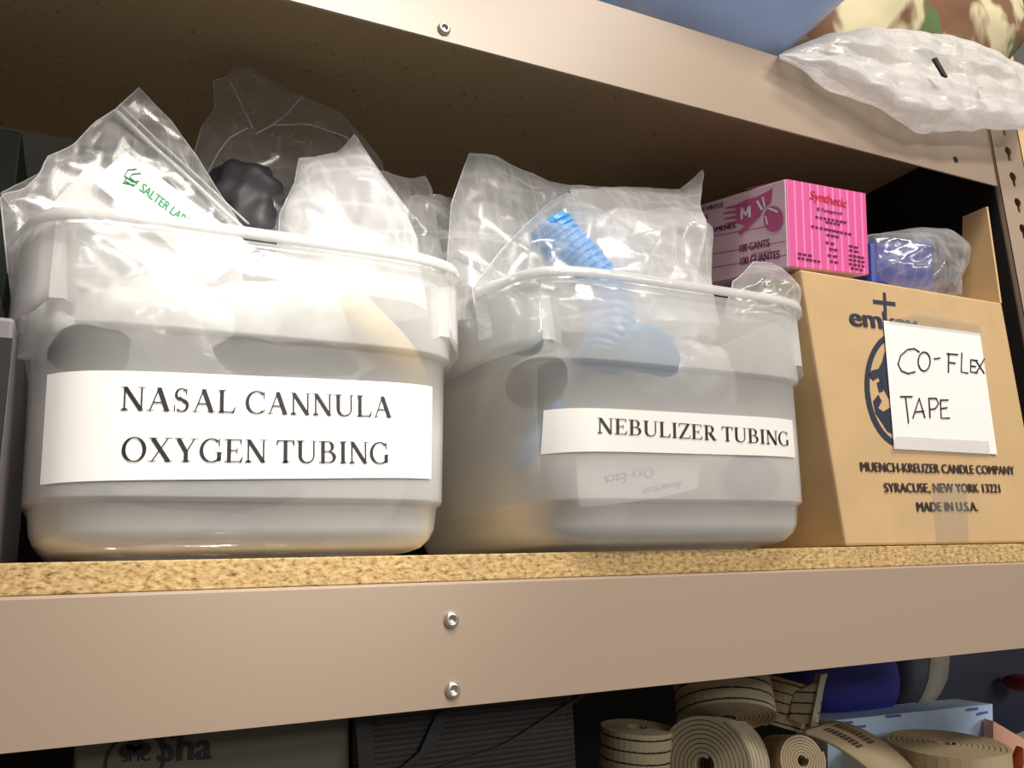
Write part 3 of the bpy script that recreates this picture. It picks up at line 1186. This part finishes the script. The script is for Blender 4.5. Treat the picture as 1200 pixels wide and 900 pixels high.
tag(lump_mesh((0.556, 0.078, 0.060), (0.060, 0.074, 0.045), 88, 0.12, 14).build('tubing_pack', M['pack'], smooth=True), 'bagged tubing lying at the lower right of the NEBULIZER bin', 'tubing pack', 'bagged tubing packs in the bins')
tag(coil((0.505, 0.040, 0.120), 0.055, 0.0024, 3, 5, 0.4, 0.3).build('tubing_coil', M['cleartube'], smooth=True), 'loose clear tubing coiled in the NEBULIZER bin', 'tubing')
YO = -0.0135
pk = card([(655, 527), (812, 527), (822, 570), (722, 600), (655, 600)][:4], YO, 'white packet with upside-down blue lettering under the NEBULIZER label', 'ear_cushion_packet')
mb = MB()
po = [at(u, v, YO) for u, v in ((674, 522), (805, 522), (820, 545), (818, 572), (770, 584), (710, 592), (678, 594))]
bk = [p + Vector((0, 0.010, 0)) for p in po]
n = len(po)
bpy.data.objects.remove(pk)
mb.add(po + bk, [tuple(range(n)), tuple(reversed(range(n, 2 * n)))] + [(i, n + i, n + (i + 1) % n, (i + 1) % n) for i in range(n)])
pk = tag(mb.build('ear_cushion_packet', M['plainpaper']), 'white packet with upside-down blue lettering under the NEBULIZER label', 'packet')
print_text('lettering', 'Oxy-Ears', at(765, 548, YO), at(708, 558, YO), 0.0085, (0, 0, -1), (0, -1, 0), M['blueprint'], pk)
print_text('lettering', 'American', at(800, 563, YO), at(752, 573, YO), 0.0060, (0, 0, -1), (0, -1, 0), M['blueprint'], pk, shear=0.3)

# leaflet in the gap between the bins
card([(520, 522), (538, 514), (552, 585), (526, 592)], 0.19, 'grey leaflet with ruled lines in the dark gap between the bins', 'leaflet', 'beige')

# ------------------------------------------------------------------ candle carton
carton = empty('candle_carton', (0.83, 0.12, 0), 'tan candle carton with a taped handwritten CO-FLEX TAPE sign', 'carton')
mb = MB()
mb.hexa([(0.684, 0.004, 0.001), (0.985, 0.004, 0.001), (0.985, 0.235, 0.001), (0.684, 0.235, 0.001), (0.666, 0.001, 0.2735), (0.978, 0.001, 0.2745), (0.978, 0.235, 0.2745), (0.668, 0.235, 0.2735)])
mb.build('body', M['kraft'], carton, bevel=0.0025)
YF = 0.0012


def pf(u, v, e=0.0):
    p = at(u, v, YF)
    p.y = 0.004 - 0.003 * p.z / 0.27 - 0.0005 - e
    return p


def strip(px, name, mat, parent, e, solid=0.0002):
    mb = MB()
    return mb.quad(*[pf(u, v, e) for u, v in px]).build(name, mat, parent, solid=solid)


upz = Vector((-0.02, 0, 1))
print_text('lettering', 'emkay', pf(997, 381), pf(1076, 390), 0.0205, upz, (0, -1, 0), M['navy'], carton, bold=0.028)
mb = MB()
for a, b, w in (((1036, 343), (1037.5, 369), 5), ((1023, 353.5), (1049, 356.5), 5)):
    A, B = pf(*a), pf(*b)
    d = (B - A).normalized()
    nn = Vector((d.z, 0, -d.x)) * 0.0022
    mb.quad(A - nn, B - nn, B + nn, A + nn)
mb.build('cross_mark', M['navy'], carton, normals=False)
print_text('lettering', 'MUENCH-KREUZER CANDLE COMPANY', pf(1010.5, 552), pf(1190.5, 556), 0.0098, upz, (0, -1, 0), M['blackprint'], carton, bold=0.03)
print_text('lettering', 'SYRACUSE, NEW YORK 13221', pf(1038.5, 576.5), pf(1174, 577), 0.0098, upz, (0, -1, 0), M['blackprint'], carton, bold=0.03)
print_text('lettering', 'MADE IN U.S.A.', pf(1077, 599), pf(1148, 598.5), 0.0098, upz, (0, -1, 0), M['blackprint'], carton, bold=0.03)
# oval emblem, most of it under the paper
mb = MB()
NE = 48
P = [[pf(1055 + rx * math.cos(2 * math.pi * k / NE) + 5 * math.sin(2 * math.pi * k / NE), 457 + ry * math.sin(2 * math.pi * k / NE)) for k in range(NE)] for rx, ry in ((41, 68), (35, 61))]
mb.grid(P, closed=True)
for blob_ in ([(1018, 440), (1022, 434), (1030, 432), (1034, 424), (1037, 412), (1042, 410), (1044, 470), (1036, 455), (1030, 442), (1024, 446)],
              [(1024, 470), (1030, 462), (1034, 470), (1030, 478), (1036, 482), (1046, 476), (1047, 508), (1041, 505), (1034, 494), (1027, 484)],
              [(1028, 448), (1033, 446), (1036, 458), (1031, 460)]):
    vs = [pf(u, v) for u, v in blob_]
    mb.add(vs, [tuple(range(len(vs)))])
mb.build('oval_emblem', M['navy'], carton, normals=False)
strip([(1093, 568), (1134, 570), (1138, 634), (1100, 636)], 'packing_tape', M['tape'], carton, 0.0006)
sign = strip([(1034, 376), (1147, 391), (1168.5, 532.5), (1048, 526)], 'paper_sign', M['plainpaper'], carton, 0.0012)
strip([(1070, 366), (1147, 379), (1149, 394), (1036, 379)], 'clear_tape', M['tape'], carton, 0.0017)
strip([(1049, 511), (1158, 517), (1160, 534), (1044, 529)], 'clear_tape', M['tape'], carton, 0.0017)
ell = [(1081.5 + 7 * math.cos(a), 424 + 11 * math.sin(a)) for a in [2 * math.pi * k / 20 - 1.8 for k in range(21)]]
WORDS = ([(1076, 413), (1070, 409), (1062, 410), (1054, 417), (1051, 427), (1055, 435), (1063, 438), (1071, 436)], ell, [(1093, 421), (1100, 420)],
           [(1110, 414), (1110, 437)], [(1108, 415), (1121, 416)], [(1110, 425), (1118, 426)], [(1125.5, 414), (1125, 436), (1133, 437.5)],
           [(1136, 422), (1136, 436), (1144, 437)], [(1136, 422), (1144, 423)], [(1136, 429), (1142, 430)], [(1142, 423), (1152, 438)], [(1152, 421), (1142, 438)],
           [(1054, 465), (1068, 465)], [(1060, 465), (1064, 496)], [(1069, 490), (1076, 467), (1083, 490)], [(1071, 483), (1082, 482)],
           [(1087.5, 467), (1089, 490)], [(1087, 467), (1096, 467), (1099, 473), (1095, 479), (1088, 480)], [(1101, 469), (1102, 490), (1112, 490)], [(1101, 469), (1110, 469)], [(1101, 479), (1109, 478)])
for part in (WORDS[:12], WORDS[12:]):
    mb = MB()
    for pl in part:
        mb.tube([pf(u, v, 0.0018) for u, v in pl], 0.0008, 6)
    mb.build('handwriting', M['pen'], sign)
# open flap at the far right
def px_x(u, v, x):
    return hit(u, v, (x, 0, 0), Vector((1, 0, 0)))


mb = MB()
a_ = [px_x(1174, 366, 0.976), px_x(1128, 380, 0.976), px_x(1128, 254, 0.981), px_x(1156, 242, 0.981)]
for q in a_[:2]:
    q.z = 0.2745
mb.hexa(a_ + [p + Vector((0.003, 0, 0)) for p in a_]).build('flap', M['kraftlight'], carton)
sc_ = empty('small_carton', (0.92, 0.13, 0.2747), 'small brown carton with a raised lid behind the blue pack', 'carton')
RM = Matrix.Translation((0.925, 0.145, 0.2750)) @ Matrix.Rotation(-0.15, 4, 'Z')
MB().box(-0.05, 0.04, -0.035, 0.045, 0, 0.060, RM).build('body', M['kraftdark'], sc_)
mb = MB()
mb.hexa([RM @ Vector(p) for p in ((-0.05, -0.035, .060), (0.04, -0.035, .060), (0.04, -0.033, .060), (-0.05, -0.033, .060), (-0.075, -0.05, .082), (0.0, -0.05, .105), (0.0, -0.048, .105), (-0.075, -0.048, .082))]).build('lid', M['kraftdark'], sc_)

# ------------------------------------------------------------------ pink glove box
ga, gb, gc = 0.099, 0.1764, -0.0944
GP = Vector((0.6540, 0.0049, 0.2755))
GW, GL, GH = 0.1267, 0.22, 0.0885
GM = Matrix.Translation(GP) @ (Matrix.Rotation(ga, 4, 'Z') @ Matrix.Rotation(gb, 4, 'X') @ Matrix.Rotation(gc, 4, 'Y'))
glove = empty('glove_box', GP, 'pink glove box with Synthetic in red on its striped end', 'glove box')


def gl_local(u, v, face):
    n = (GM.to_3x3() @ (Vector((0, -1, 0)) if face == 'f' else Vector((-1, 0, 0))))
    return hit(u, v, GP + n * 0.0004, n), n


mb = MB()
mb.box(0, GW, 0.0006, GL, 0, GH)
o = mb.build('body', M['pinkside'], None, bevel=0.001)
o.parent = glove
o.matrix_parent_inverse = Matrix.Translation(-GP)
o.matrix_world = GM
mb = MB()
mb.box(0.0015, GW, -0.0004, 0.0006, 0.001, GH)
o = mb.build('end_panel', M['pinkface'], None)
o.parent = glove
o.matrix_parent_inverse = Matrix.Translation(-GP)
o.matrix_world = GM
endp = o
fx = GM.to_3x3() @ Vector((1, 0, 0))
fz = GM.to_3x3() @ Vector((0, 0, 1))
fy = GM.to_3x3() @ Vector((0, 1, 0))
nf = -fy


def gt(txt, a, b, cap, face, mat, **k):
    pa, n = gl_local(*a, face)
    pb, n = gl_local(*b, face)
    print_text('lettering', txt, pa, pb, cap, fz, n, mat, glove, **k)


gt('Synthetic', (949, 233), (992, 243.5), 0.0095, 'f', M['redprint'], bold=0.02, shear=0.25)
gt('& Tempered', (957, 246.5), (986, 252), 0.0036, 'f', M['plum'], bold=0.03)
mb = MB()
rl = random.Random(4)


def bar(a, b, w, n='f'):
    pa, nn = gl_local(*a, n)
    pb, nn = gl_local(*b, n)
    k = max(2, int((pb - pa).length / 0.006))
    for i in range(k):        # broken dashes, too small to read
        p = pa.lerp(pb, (i + .08) / k)
        q = pa.lerp(pb, (i + rl.uniform(.7, .95)) / k)
        h = fz * w
        mb.quad(p - h + nn * .0006, q - h + nn * .0006, q + h + nn * .0006, p + h + nn * .0006)


for a, b in (((955, 254), (992, 261)), ((967, 260), (985, 263.5)), ((950, 265), (998, 275)), ((968, 275), (983, 278)),
             ((967, 284), (978, 286)), ((971, 291.5), (982, 293.5)), ((969, 299), (982, 301)), ((972, 306), (982, 308)),
             ((994, 288), (1006, 290.5)), ((994, 293), (1006, 295.5)), ((994, 299), (1013, 302.5)), ((994, 304), (1014, 307.5)), ((994, 309), (1014, 312.5)), ((934, 297), (952, 300)), ((934, 302), (962, 307)), ((996, 314), (1012, 317))):
    bar(a, b, 0.0011)
mb.build('small_print', M['plum'], glove, normals=False)
gt('EXAMEN EN VINYLE', (795, 254.5), (848, 242.5), 0.0055, 's', M['plum'], bold=0.03)
gt('POUDRE', (806, 262), (831, 256), 0.0055, 's', M['plum'], bold=0.03)
gt('EXAMENES', (826, 274), (862, 267), 0.0055, 's', M['plum'], bold=0.04)
gt('100 GANTS', (867, 296), (902, 289), 0.0085, 's', M['plum'], bold=0.03)
gt('(par le poids)', (881, 300), (904, 295.5), 0.0035, 's', M['plum'])
gt('100 GUANTES', (868, 311), (914, 302.5), 0.0085, 's', M['plum'], bold=0.03)
# glove picture and tossed disc, M
Z6 = lambda x, y: (820 + x / 5.4545, 190 + y / 5.4545)


def gpoly(mb, pts, e=0.0006):
    vs = []
    for x, y in pts:
        p, n = gl_local(*Z6(x, y), 's')
        vs.append(p + n * e)
    mb.add(vs, [tuple(range(len(vs)))])


mb = MB()
gpoly(mb, [(232, 275), (300, 240), (365, 222), (440, 185), (465, 165), (455, 260), (400, 300), (385, 345), (330, 400), (262, 468), (247, 455), (290, 405), (240, 392)])
for yy in (285, 318, 352, 385):
    gpoly(mb, [(150 + abs(yy - 330) * .3, yy + 6), (238, yy - 12), (238, yy + 10), (152 + abs(yy - 330) * .3, yy + 14)])
cx_, cy_ = 472, 365
gpoly(mb, [(cx_ + 62 * math.cos(a), cy_ + 82 * math.sin(a)) for a in [2 * math.pi * k / 28 for k in range(28)]])
mb.build('glove_picture', M['pinkline'], glove, normals=False)
mb = MB()
for pl in ([(365, 250), (395, 310), (408, 300), (378, 245)], [(400, 225), (415, 290), (425, 285), (412, 220)], [(440, 300), (500, 325), (505, 312), (450, 290)], [(420, 345), (432, 400), (440, 396), (430, 345)]):
    gpoly(mb, pl, 0.0010)
mb.build('highlight_print', M['whiteprint'], glove, normals=False)
mb = MB()
for pl in ([(265, 368), (281, 364), (281, 288), (265, 292)], [(315, 356), (331, 352), (331, 276), (315, 280)], [(265, 292), (281, 288), (303, 335), (298, 348), (292, 340)], [(315, 280), (331, 276), (303, 340), (298, 348), (293, 338)]):
    gpoly(mb, pl, 0.0011)
mb.build('lettering', M['whiteprint'], glove, normals=False)
mb = MB()
for a, b in (((835, 277), (918, 262)), ((835, 298), (920, 283)), ((835, 314), (922, 299)), ((875, 222), (914, 212))):
    pa, n = gl_local(*a, 's')
    pb, n = gl_local(*b, 's')
    h = fz * 0.0005
    mb.quad(pa - h + n * .0004, pb - h + n * .0004, pb + h + n * .0004, pa + h + n * .0004)
mb.build('rule_lines', M['pinkline'], glove, normals=False)

# blue pack in a clear bag on the carton
BB = 0.030
mb = MB()
q = [at(1022, 335, BB), at(1098, 345, BB), at(1098, 345, BB) + Vector((0, .05, 0)), at(1022, 335, BB) + Vector((0, .05, 0)), at(1020, 282, BB), at(1095, 277, BB), at(1095, 277, BB) + Vector((0, .05, 0)), at(1020, 282, BB) + Vector((0, .05, 0))]
tag(mb.hexa(q).build('blue_pack', M['bluedark'], bevel=0.006), 'royal blue pack inside the clear bag on the carton', 'pack')
bag('plastic_bag', M['bag'], 'clear bag around the royal blue pack on the carton',
    bottom=[(1016, 335), (1060, 345), (1100, 352), (1125, 350)], top=[(1016, 276), (1060, 270), (1100, 270), (1122, 282), (1135, 292)], left=[(1016, 335), (1016, 276)],
    right=[(1125, 350), (1118, 332), (1128, 312), (1135, 292)], y=0.040, lean=0.0, thick=0.034, amp=0.006, seed=91, freq=16, n=46, open_top=False)
mb = MB()
mb.hexa([at(1110, 305, .012), at(1126, 291, .012), at(1128, 296, .012), at(1113, 310, .012)] + [p + Vector((0, .003, 0)) for p in (at(1110, 305, .012), at(1126, 291, .012), at(1128, 296, .012), at(1113, 310, .012))])
tag(mb.build('bag_clip', M['brownprint']), 'small dark clip on the bag around the blue pack', 'clip')

# ------------------------------------------------------------------ left neighbours
lb = empty('grey_case', (-0.12, 0.1, 0), 'grey lilac case with a black framed panel left of the NASAL CANNULA bin', 'case')
mb = MB()
mb.box(-0.22, -0.0055, 0.008, 0.24, 0.001, 0.152)
mb.build('body', M['lilac'], lb, bevel=0.003)
MB().box(-0.22, -0.0225, 0.020, 0.24, 0.1522, 0.192).build('lid', M['lilac'], lb, bevel=0.003)
mb = MB()
fr_o = [(-0.21, 0.002), (-0.0057, 0.002), (-0.0057, 0.137), (-0.21, 0.137)]
fr_i = [(-0.20, 0.030), (-0.0165, 0.030), (-0.0125, 0.127), (-0.20, 0.127)]
mb.grid([[Vector((x, 0.003, z)) for x, z in fr_o], [Vector((x, 0.003, z)) for x, z in fr_i], [Vector((x, 0.0078, z)) for x, z in fr_i], [Vector((x, 0.0078, z)) for x, z in fr_o], [Vector((x, 0.003, z)) for x, z in fr_o]], closed=True)
mb.build('frame', M['black'], lb)
MB().box(-0.20, -0.013, 0.0060, 0.0078, 0.030, 0.127).build('panel', M['beige'], lb)
mb = MB()
mb.box(-0.22, at(21, 200, 0.17).x, 0.17, 0.27, 0.193, at(12, 152, 0.17).z)
tag(mb.build('green_carton', M['greenbox'], bevel=0.002), 'dark green carton in the shadow at the far left', 'carton')

# ------------------------------------------------------------------ upper shelf
ZU = 0.5165
tub = empty('blue_tub', (0.58, 0.12, ZU), 'blue plastic tub overhanging the top shelf edge', 'tub')


def tubmesh(secs):
    """sections: (z, centre x, centre y, half width, half depth)"""
    P = []
    for z, cx, cy, w, d in secs:
        P.append([Vector((cx + p[0], cy + p[1], ZU + z)) for p in (se(w, d, t) for t in TS)])
    mb = MB()
    mb.grid(P, closed=True)
    n = len(TS)
    mb.f.append(tuple(range(n)))
    mb.f.append(tuple(range((len(P) - 1) * n, len(P) * n)))
    return mb


tubmesh([(0.0005, 0.580, 0.15, 0.098, 0.122), (0.003, 0.580, 0.15, 0.105, 0.130), (0.03, 0.597, 0.15, 0.119, 0.152), (0.10, 0.636, 0.15, 0.150, 0.225), (0.18, 0.645, 0.15, 0.158, 0.235),
         (0.18, 0.645, 0.15, 0.154, 0.231), (0.10, 0.636, 0.15, 0.146, 0.221), (0.03, 0.597, 0.15, 0.115, 0.148), (0.006, 0.580, 0.15, 0.100, 0.125)]).build('body', M['tub'], tub, smooth=True)
mb = tubmesh([(0.176, 0.645, 0.15, 0.159, 0.236), (0.184, 0.645, 0.15, 0.165, 0.242), (0.176, 0.645, 0.15, 0.167, 0.244), (0.168, 0.645, 0.15, 0.167, 0.244), (0.168, 0.645, 0.15, 0.165, 0.242), (0.176, 0.645, 0.15, 0.159, 0.236)])
mb.f = mb.f[:-2]
mb.build('rim', M['tub'], tub, smooth=True)
tag(tubmesh([(0.0005, 0.385, 0.14, 0.070, 0.115), (0.004, 0.385, 0.14, 0.078, 0.122), (0.09, 0.382, 0.14, 0.088, 0.132), (0.09, 0.382, 0.14, 0.085, 0.129), (0.008, 0.385, 0.14, 0.072, 0.118)]).build('teal_tub', M['teal'], smooth=True), 'teal tub just left of the blue tub on the top shelf', 'tub')
cl = bag_mesh(bottom=[(930, 118), (1050, 128), (1150, 140)], top=[(940, -60), (1000, -75), (1100, -70), (1190, -60)], left=[(930, 130), (925, 50), (940, -60)],
              right=[(1150, 140), (1165, 90), (1198, 52), (1196, 20), (1190, -60)], y=0.09, lean=0.0, thick=0.045, amp=0.010, seed=101, freq=7, n=44, open_top=False)
tag(cl.build('fabric_bundle', M['floral'], smooth=True), 'leaf printed fabric bundle in cream, green and brown on the top shelf', 'fabric')
draped = bag('plastic_bag', M['bagwhite'], 'large crinkled clear bag drooping over the top shelf beam by the post',
             bottom=[(912, 66), (960, 86), (1010, 112), (1058, 138), (1085, 156), (1140, 152), (1215, 152)],
             top=[(918, 62), (945, 50), (1010, 34), (1060, 38), (1110, 44), (1150, 58), (1215, 88)], left=[(912, 66), (918, 62)], right=[(1215, 152), (1215, 88)],
             y=0, thick=0.024, amp=0.011, seed=107, freq=20, n=64, open_top=False, yfun=lambda s, t: -0.020 - 0.018 * s + 0.035 * t)
mb = MB()
a_ = [at(1094, 68, -0.055), at(1098, 67, -0.055), at(1111, 90, -0.055), at(1106, 88, -0.055)]
mb.hexa(a_ + [p + Vector((0, .003, 0)) for p in a_])
mb.build('dark_tab', M['blackprint'], draped)
# carton on the neighbouring bay
mb = MB()
mb.box(1.074, 1.38, 0.16, 0.34, -0.0, at(1196, 60, 0.16).z)
tag(mb.build('tall_carton', M['kraftlight'], bevel=0.002), 'orange tan carton behind the keyhole post at the right edge', 'carton')
mb = MB()
mb.box(1.07, 1.6, 0.0, DEP, -0.019, -0.0005)
tag(mb.build('shelf_board', M['board']), 'particle board of the next bay beyond the keyhole post', 'shelf board')

# ------------------------------------------------------------------ lowest shelf
ZL = -0.330


def roll(name, c, R, w, axis, label, mat='strap', turns=9, core=0.010):
    """webbing wound into a spiral; local z runs across the webbing"""
    mb = MB()
    n = turns * 36
    t = (R - core) / turns
    out = []
    for k in range(n + 1):
        a = 2 * math.pi * k / 36
        r = core + (R - core) * k / n
        out.append((r, a))
    P = []
    th = t * 0.80
    for r, a in out:
        c_, s_ = math.cos(a), math.sin(a)
        P.append([Vector((r * c_, r * s_, -w / 2)), Vector((r * c_, r * s_, w / 2)), Vector(((r - th) * c_, (r - th) * s_, w / 2)), Vector(((r - th) * c_, (r - th) * s_, -w / 2))])
    mb.grid(P, closed=True)
    mb.f.append((0, 1, 2, 3))
    m_ = 4 * n
    mb.f.append((m_, m_ + 1, m_ + 2, m_ + 3))
    o = mb.build(name, M[mat])
    q = Vector((0, 0, 1)).rotation_difference(Vector(axis).normalized())
    o.rotation_euler = q.to_euler()
    o.location = c
    return tag(o, label, 'strap roll', 'webbing rolls on the lowest shelf')


roll('strap_roll', at(846, 812, 0.135), 0.050, 0.050, (0.25, 0.40, 1), 'striped webbing roll standing highest, touching the beam')
roll('strap_roll', at(836, 896, 0.105), 0.046, 0.052, (-0.85, -0.52, 0.15), 'striped webbing roll lying on its side under the highest roll')
roll('strap_roll', at(745, 885, 0.150), 0.036, 0.052, (0.05, -0.1, 1), 'webbing roll wrapped in clear film at the left of the strap pile')
roll('strap_roll', at(925, 890, 0.090), 0.024, 0.050, (-0.25, -1, 0.15), 'small webbing roll with its spiral end facing out', turns=7, core=0.006, mat='strapplain')
roll('strap_roll', at(1110, 893, 0.110), 0.064, 0.040, (0.0, -0.1, 1), 'wide flat webbing roll lying level at the right of the pile', turns=10, mat='strapplain')
roll('strap_roll', at(922, 825, 0.19), 0.036, 0.050, (0.3, -0.1, 1), 'webbing roll half hidden behind the highest roll')
# film on the wrapped roll
# strap end with metal hook
hk = empty('hooked_strap', at(945, 830, 0.15), 'webbing strap end with a bright flat metal hook edge', 'strap')
mb = MB()
a_ = [at(925, 842, .16), at(950, 852, .14), at(960, 798, .14), at(930, 812, .16)]
o = mb.hexa(a_ + [p + Vector((0.001, .003, 0)) for p in a_]).build('webbing', M['strap'], hk)
mb = MB()
a_ = [at(949, 856, .138), at(953, 856, .138), at(970, 789, .138), at(962, 791, .138)]
mb.hexa(a_ + [p + Vector((0.004, .012, 0)) for p in a_]).build('hook', M['steel'], hk)
# flat folded strap with printing
fs = empty('folded_strap', at(1000, 890, 0.09), 'folded flat strap with rows of brown printing across the pile', 'strap')
mb = MB()
P = []
for k in range(20):
    s = k / 19
    P.append([at(942 + 85 * s, 858 + 52 * s * s + 6 * math.sin(s * 3), 0.095 - 0.02 * s), at(975 + 95 * s, 846 + 10 * s + 46 * s * s, 0.135 - 0.03 * s)])
mb.grid(P).build('webbing', M['strapplain'], fs, smooth=True, solid=0.004)
mb = MB()
for row in (0.25, 0.6):
    for k in range(9):
        i = 3 + k
        a = P[i][0].lerp(P[i][1], row)
        b = P[i + 1][0].lerp(P[i + 1][1], row)
        d = (P[i][1] - P[i][0]) * 0.16
        e = Vector((0, -0.002, 0.0032))
        mb.quad(a + e, a.lerp(b, .7) + e, a.lerp(b, .7) + d + e, a + d + e)
mb.build('printing', M['brownprint'], fs, normals=False)

# blue duffel, navy bag, pale blue carton
tag(lump_mesh(at(985, 790, 0.27), (0.085, 0.05, 0.060), 121, 0.10, 6).build('blue_duffel', M['bluebag'], smooth=True), 'bright blue nylon bag in the shadow behind the straps', 'bag')
nb = empty('navy_bag', at(1120, 800, 0.30), 'navy nylon bag with a grey webbing strap on the lowest shelf', 'bag')
lump_mesh(at(1120, 800, 0.33), (0.16, 0.06, 0.085), 123, 0.10, 5).build('body', M['navybag'], nb, smooth=True)
mb = MB()
P = [[at(u, v, .235), at(u + w, v, .235)] for u, v, w in ((1090, 755, 22), (1090, 775, 22), (1088, 795, 22), (1082, 812, 20), (1072, 828, 18))]
mb.grid(P).build('webbing_strap', M['greyweb'], nb, smooth=True, solid=0.002)
pb_ = empty('pale_blue_carton', at(1070, 850, 0.18), 'pale blue printed carton lying behind the flat webbing roll', 'carton')
a_ = [at(970, 905, .20), at(1165, 905, .17), at(1163, 825, .17), at(970, 845, .20)]
MB().hexa(a_ + [p + Vector((0.01, .06, 0)) for p in a_]).build('body', M['paleblue'], pb_)
for u0, u1, v in ((985, 1010, 846), (1000, 1018, 851), (1040, 1070, 838), (1134, 1156, 830), (1146, 1158, 835)):
    yy = .20 - .03 * (u0 - 970) / 195 - .002
    a_ = [at(u0, v, yy), at(u1, v - 2, yy), at(u1, v + 1, yy), at(u0, v + 3, yy)]
    MB().quad(*a_).build('printing', M['blueprint'], pb_, normals=False)
mb = MB()
a_ = [at(1164, 900, .15), at(1215, 915, .13), at(1215, 875, .13), at(1164, 845, .15)]
tag(mb.hexa(a_ + [p + Vector((0.01, .02, 0)) for p in a_]).build('peach_booklet', M['peach']), 'peach booklet at the lower right edge beside the pale blue carton', 'booklet')
mb = MB()
mb.tube([at(1190, 905, .11), at(1192, 892, .11), at(1195, 876, .11)], [0.006, 0.007, 0.004], 12)
tag(mb.build('orange_cap', M['orange'], smooth=True), 'orange cap at the lower right corner', 'cap')
tag(lump_mesh(at(1200, 800, .24), (0.02, 0.03, 0.012), 131, 0.15, 12).build('red_cloth', M['redfab'], smooth=True), 'dark red cloth scrap at the right edge of the lowest shelf', 'cloth')

# left: printed carton, mesh bag
sm = empty('printed_carton', (0.13, 0.2, ZL), 'dark carton printed with a shamrock badge and Sha under the beam', 'carton')
sx0, sx1 = at(90, 880, .08).x, at(410, 880, .08).x
MB().box(sx0, sx1, 0.08, 0.34, ZL + 0.001, -0.112).build('body', M['smcbox'], sm, bevel=0.002)
YS = 0.0795
print_text('lettering', 'Sha', at(185, 893, YS), at(247, 889, YS), 0.0185, (0, 0, 1), (0, -1, 0), M['smcink'], sm, bold=0.03)
print_text('lettering', 'SMC', at(143, 893, YS), at(176, 891, YS), 0.0080, (0, 0, 1), (0, -1, 0), M['smcink'], sm, bold=0.02)
mb = MB()
cc = at(158, 892, YS)
P = [[Vector((cc.x + r * math.cos(a), YS - 0.0006, cc.z + r * math.sin(a))) for a in [2 * math.pi * k / 36 for k in range(36)]] for r in (0.0190, 0.0170)]
mb.grid(P, closed=True)
for du, dv in ((-9, -12), (9, -13), (0, -18)):
    k0 = at(158 + du, 892 + dv, YS - 0.0006)
    vs = [k0 + Vector((0.0052 * math.cos(a), 0, 0.0042 * math.sin(a))) for a in [2 * math.pi * k / 14 for k in range(14)]]
    mb.add(vs, [tuple(range(14))])
mb.build('shamrock_badge', M['smcink'], sm, normals=False)
ms = empty('mesh_bag', (0.36, 0.15, ZL), 'black mesh bag with crossing straps under the beam', 'bag')
mx0, mx1 = at(418, 870, .07).x, at(680, 870, .07).x
MB().box(mx0, mx1, 0.07, 0.30, ZL + 0.001, -0.080).build('body', M['mesh'], ms, bevel=0.012)
for pl in ([(470, 905), (500, 880), (520, 835)], [(500, 905), (600, 870), (690, 812)], [(425, 835), (430, 905)]):
    mb = MB()
    P = []
    for u, v in resample(pl, 12):
        p = at(u, v, .066)
        P.append([p + Vector((-.006, 0, 0)), p + Vector((.006, 0, 0.002))])
    mb.grid(P).build('strap', M['black'], ms, solid=0.002)
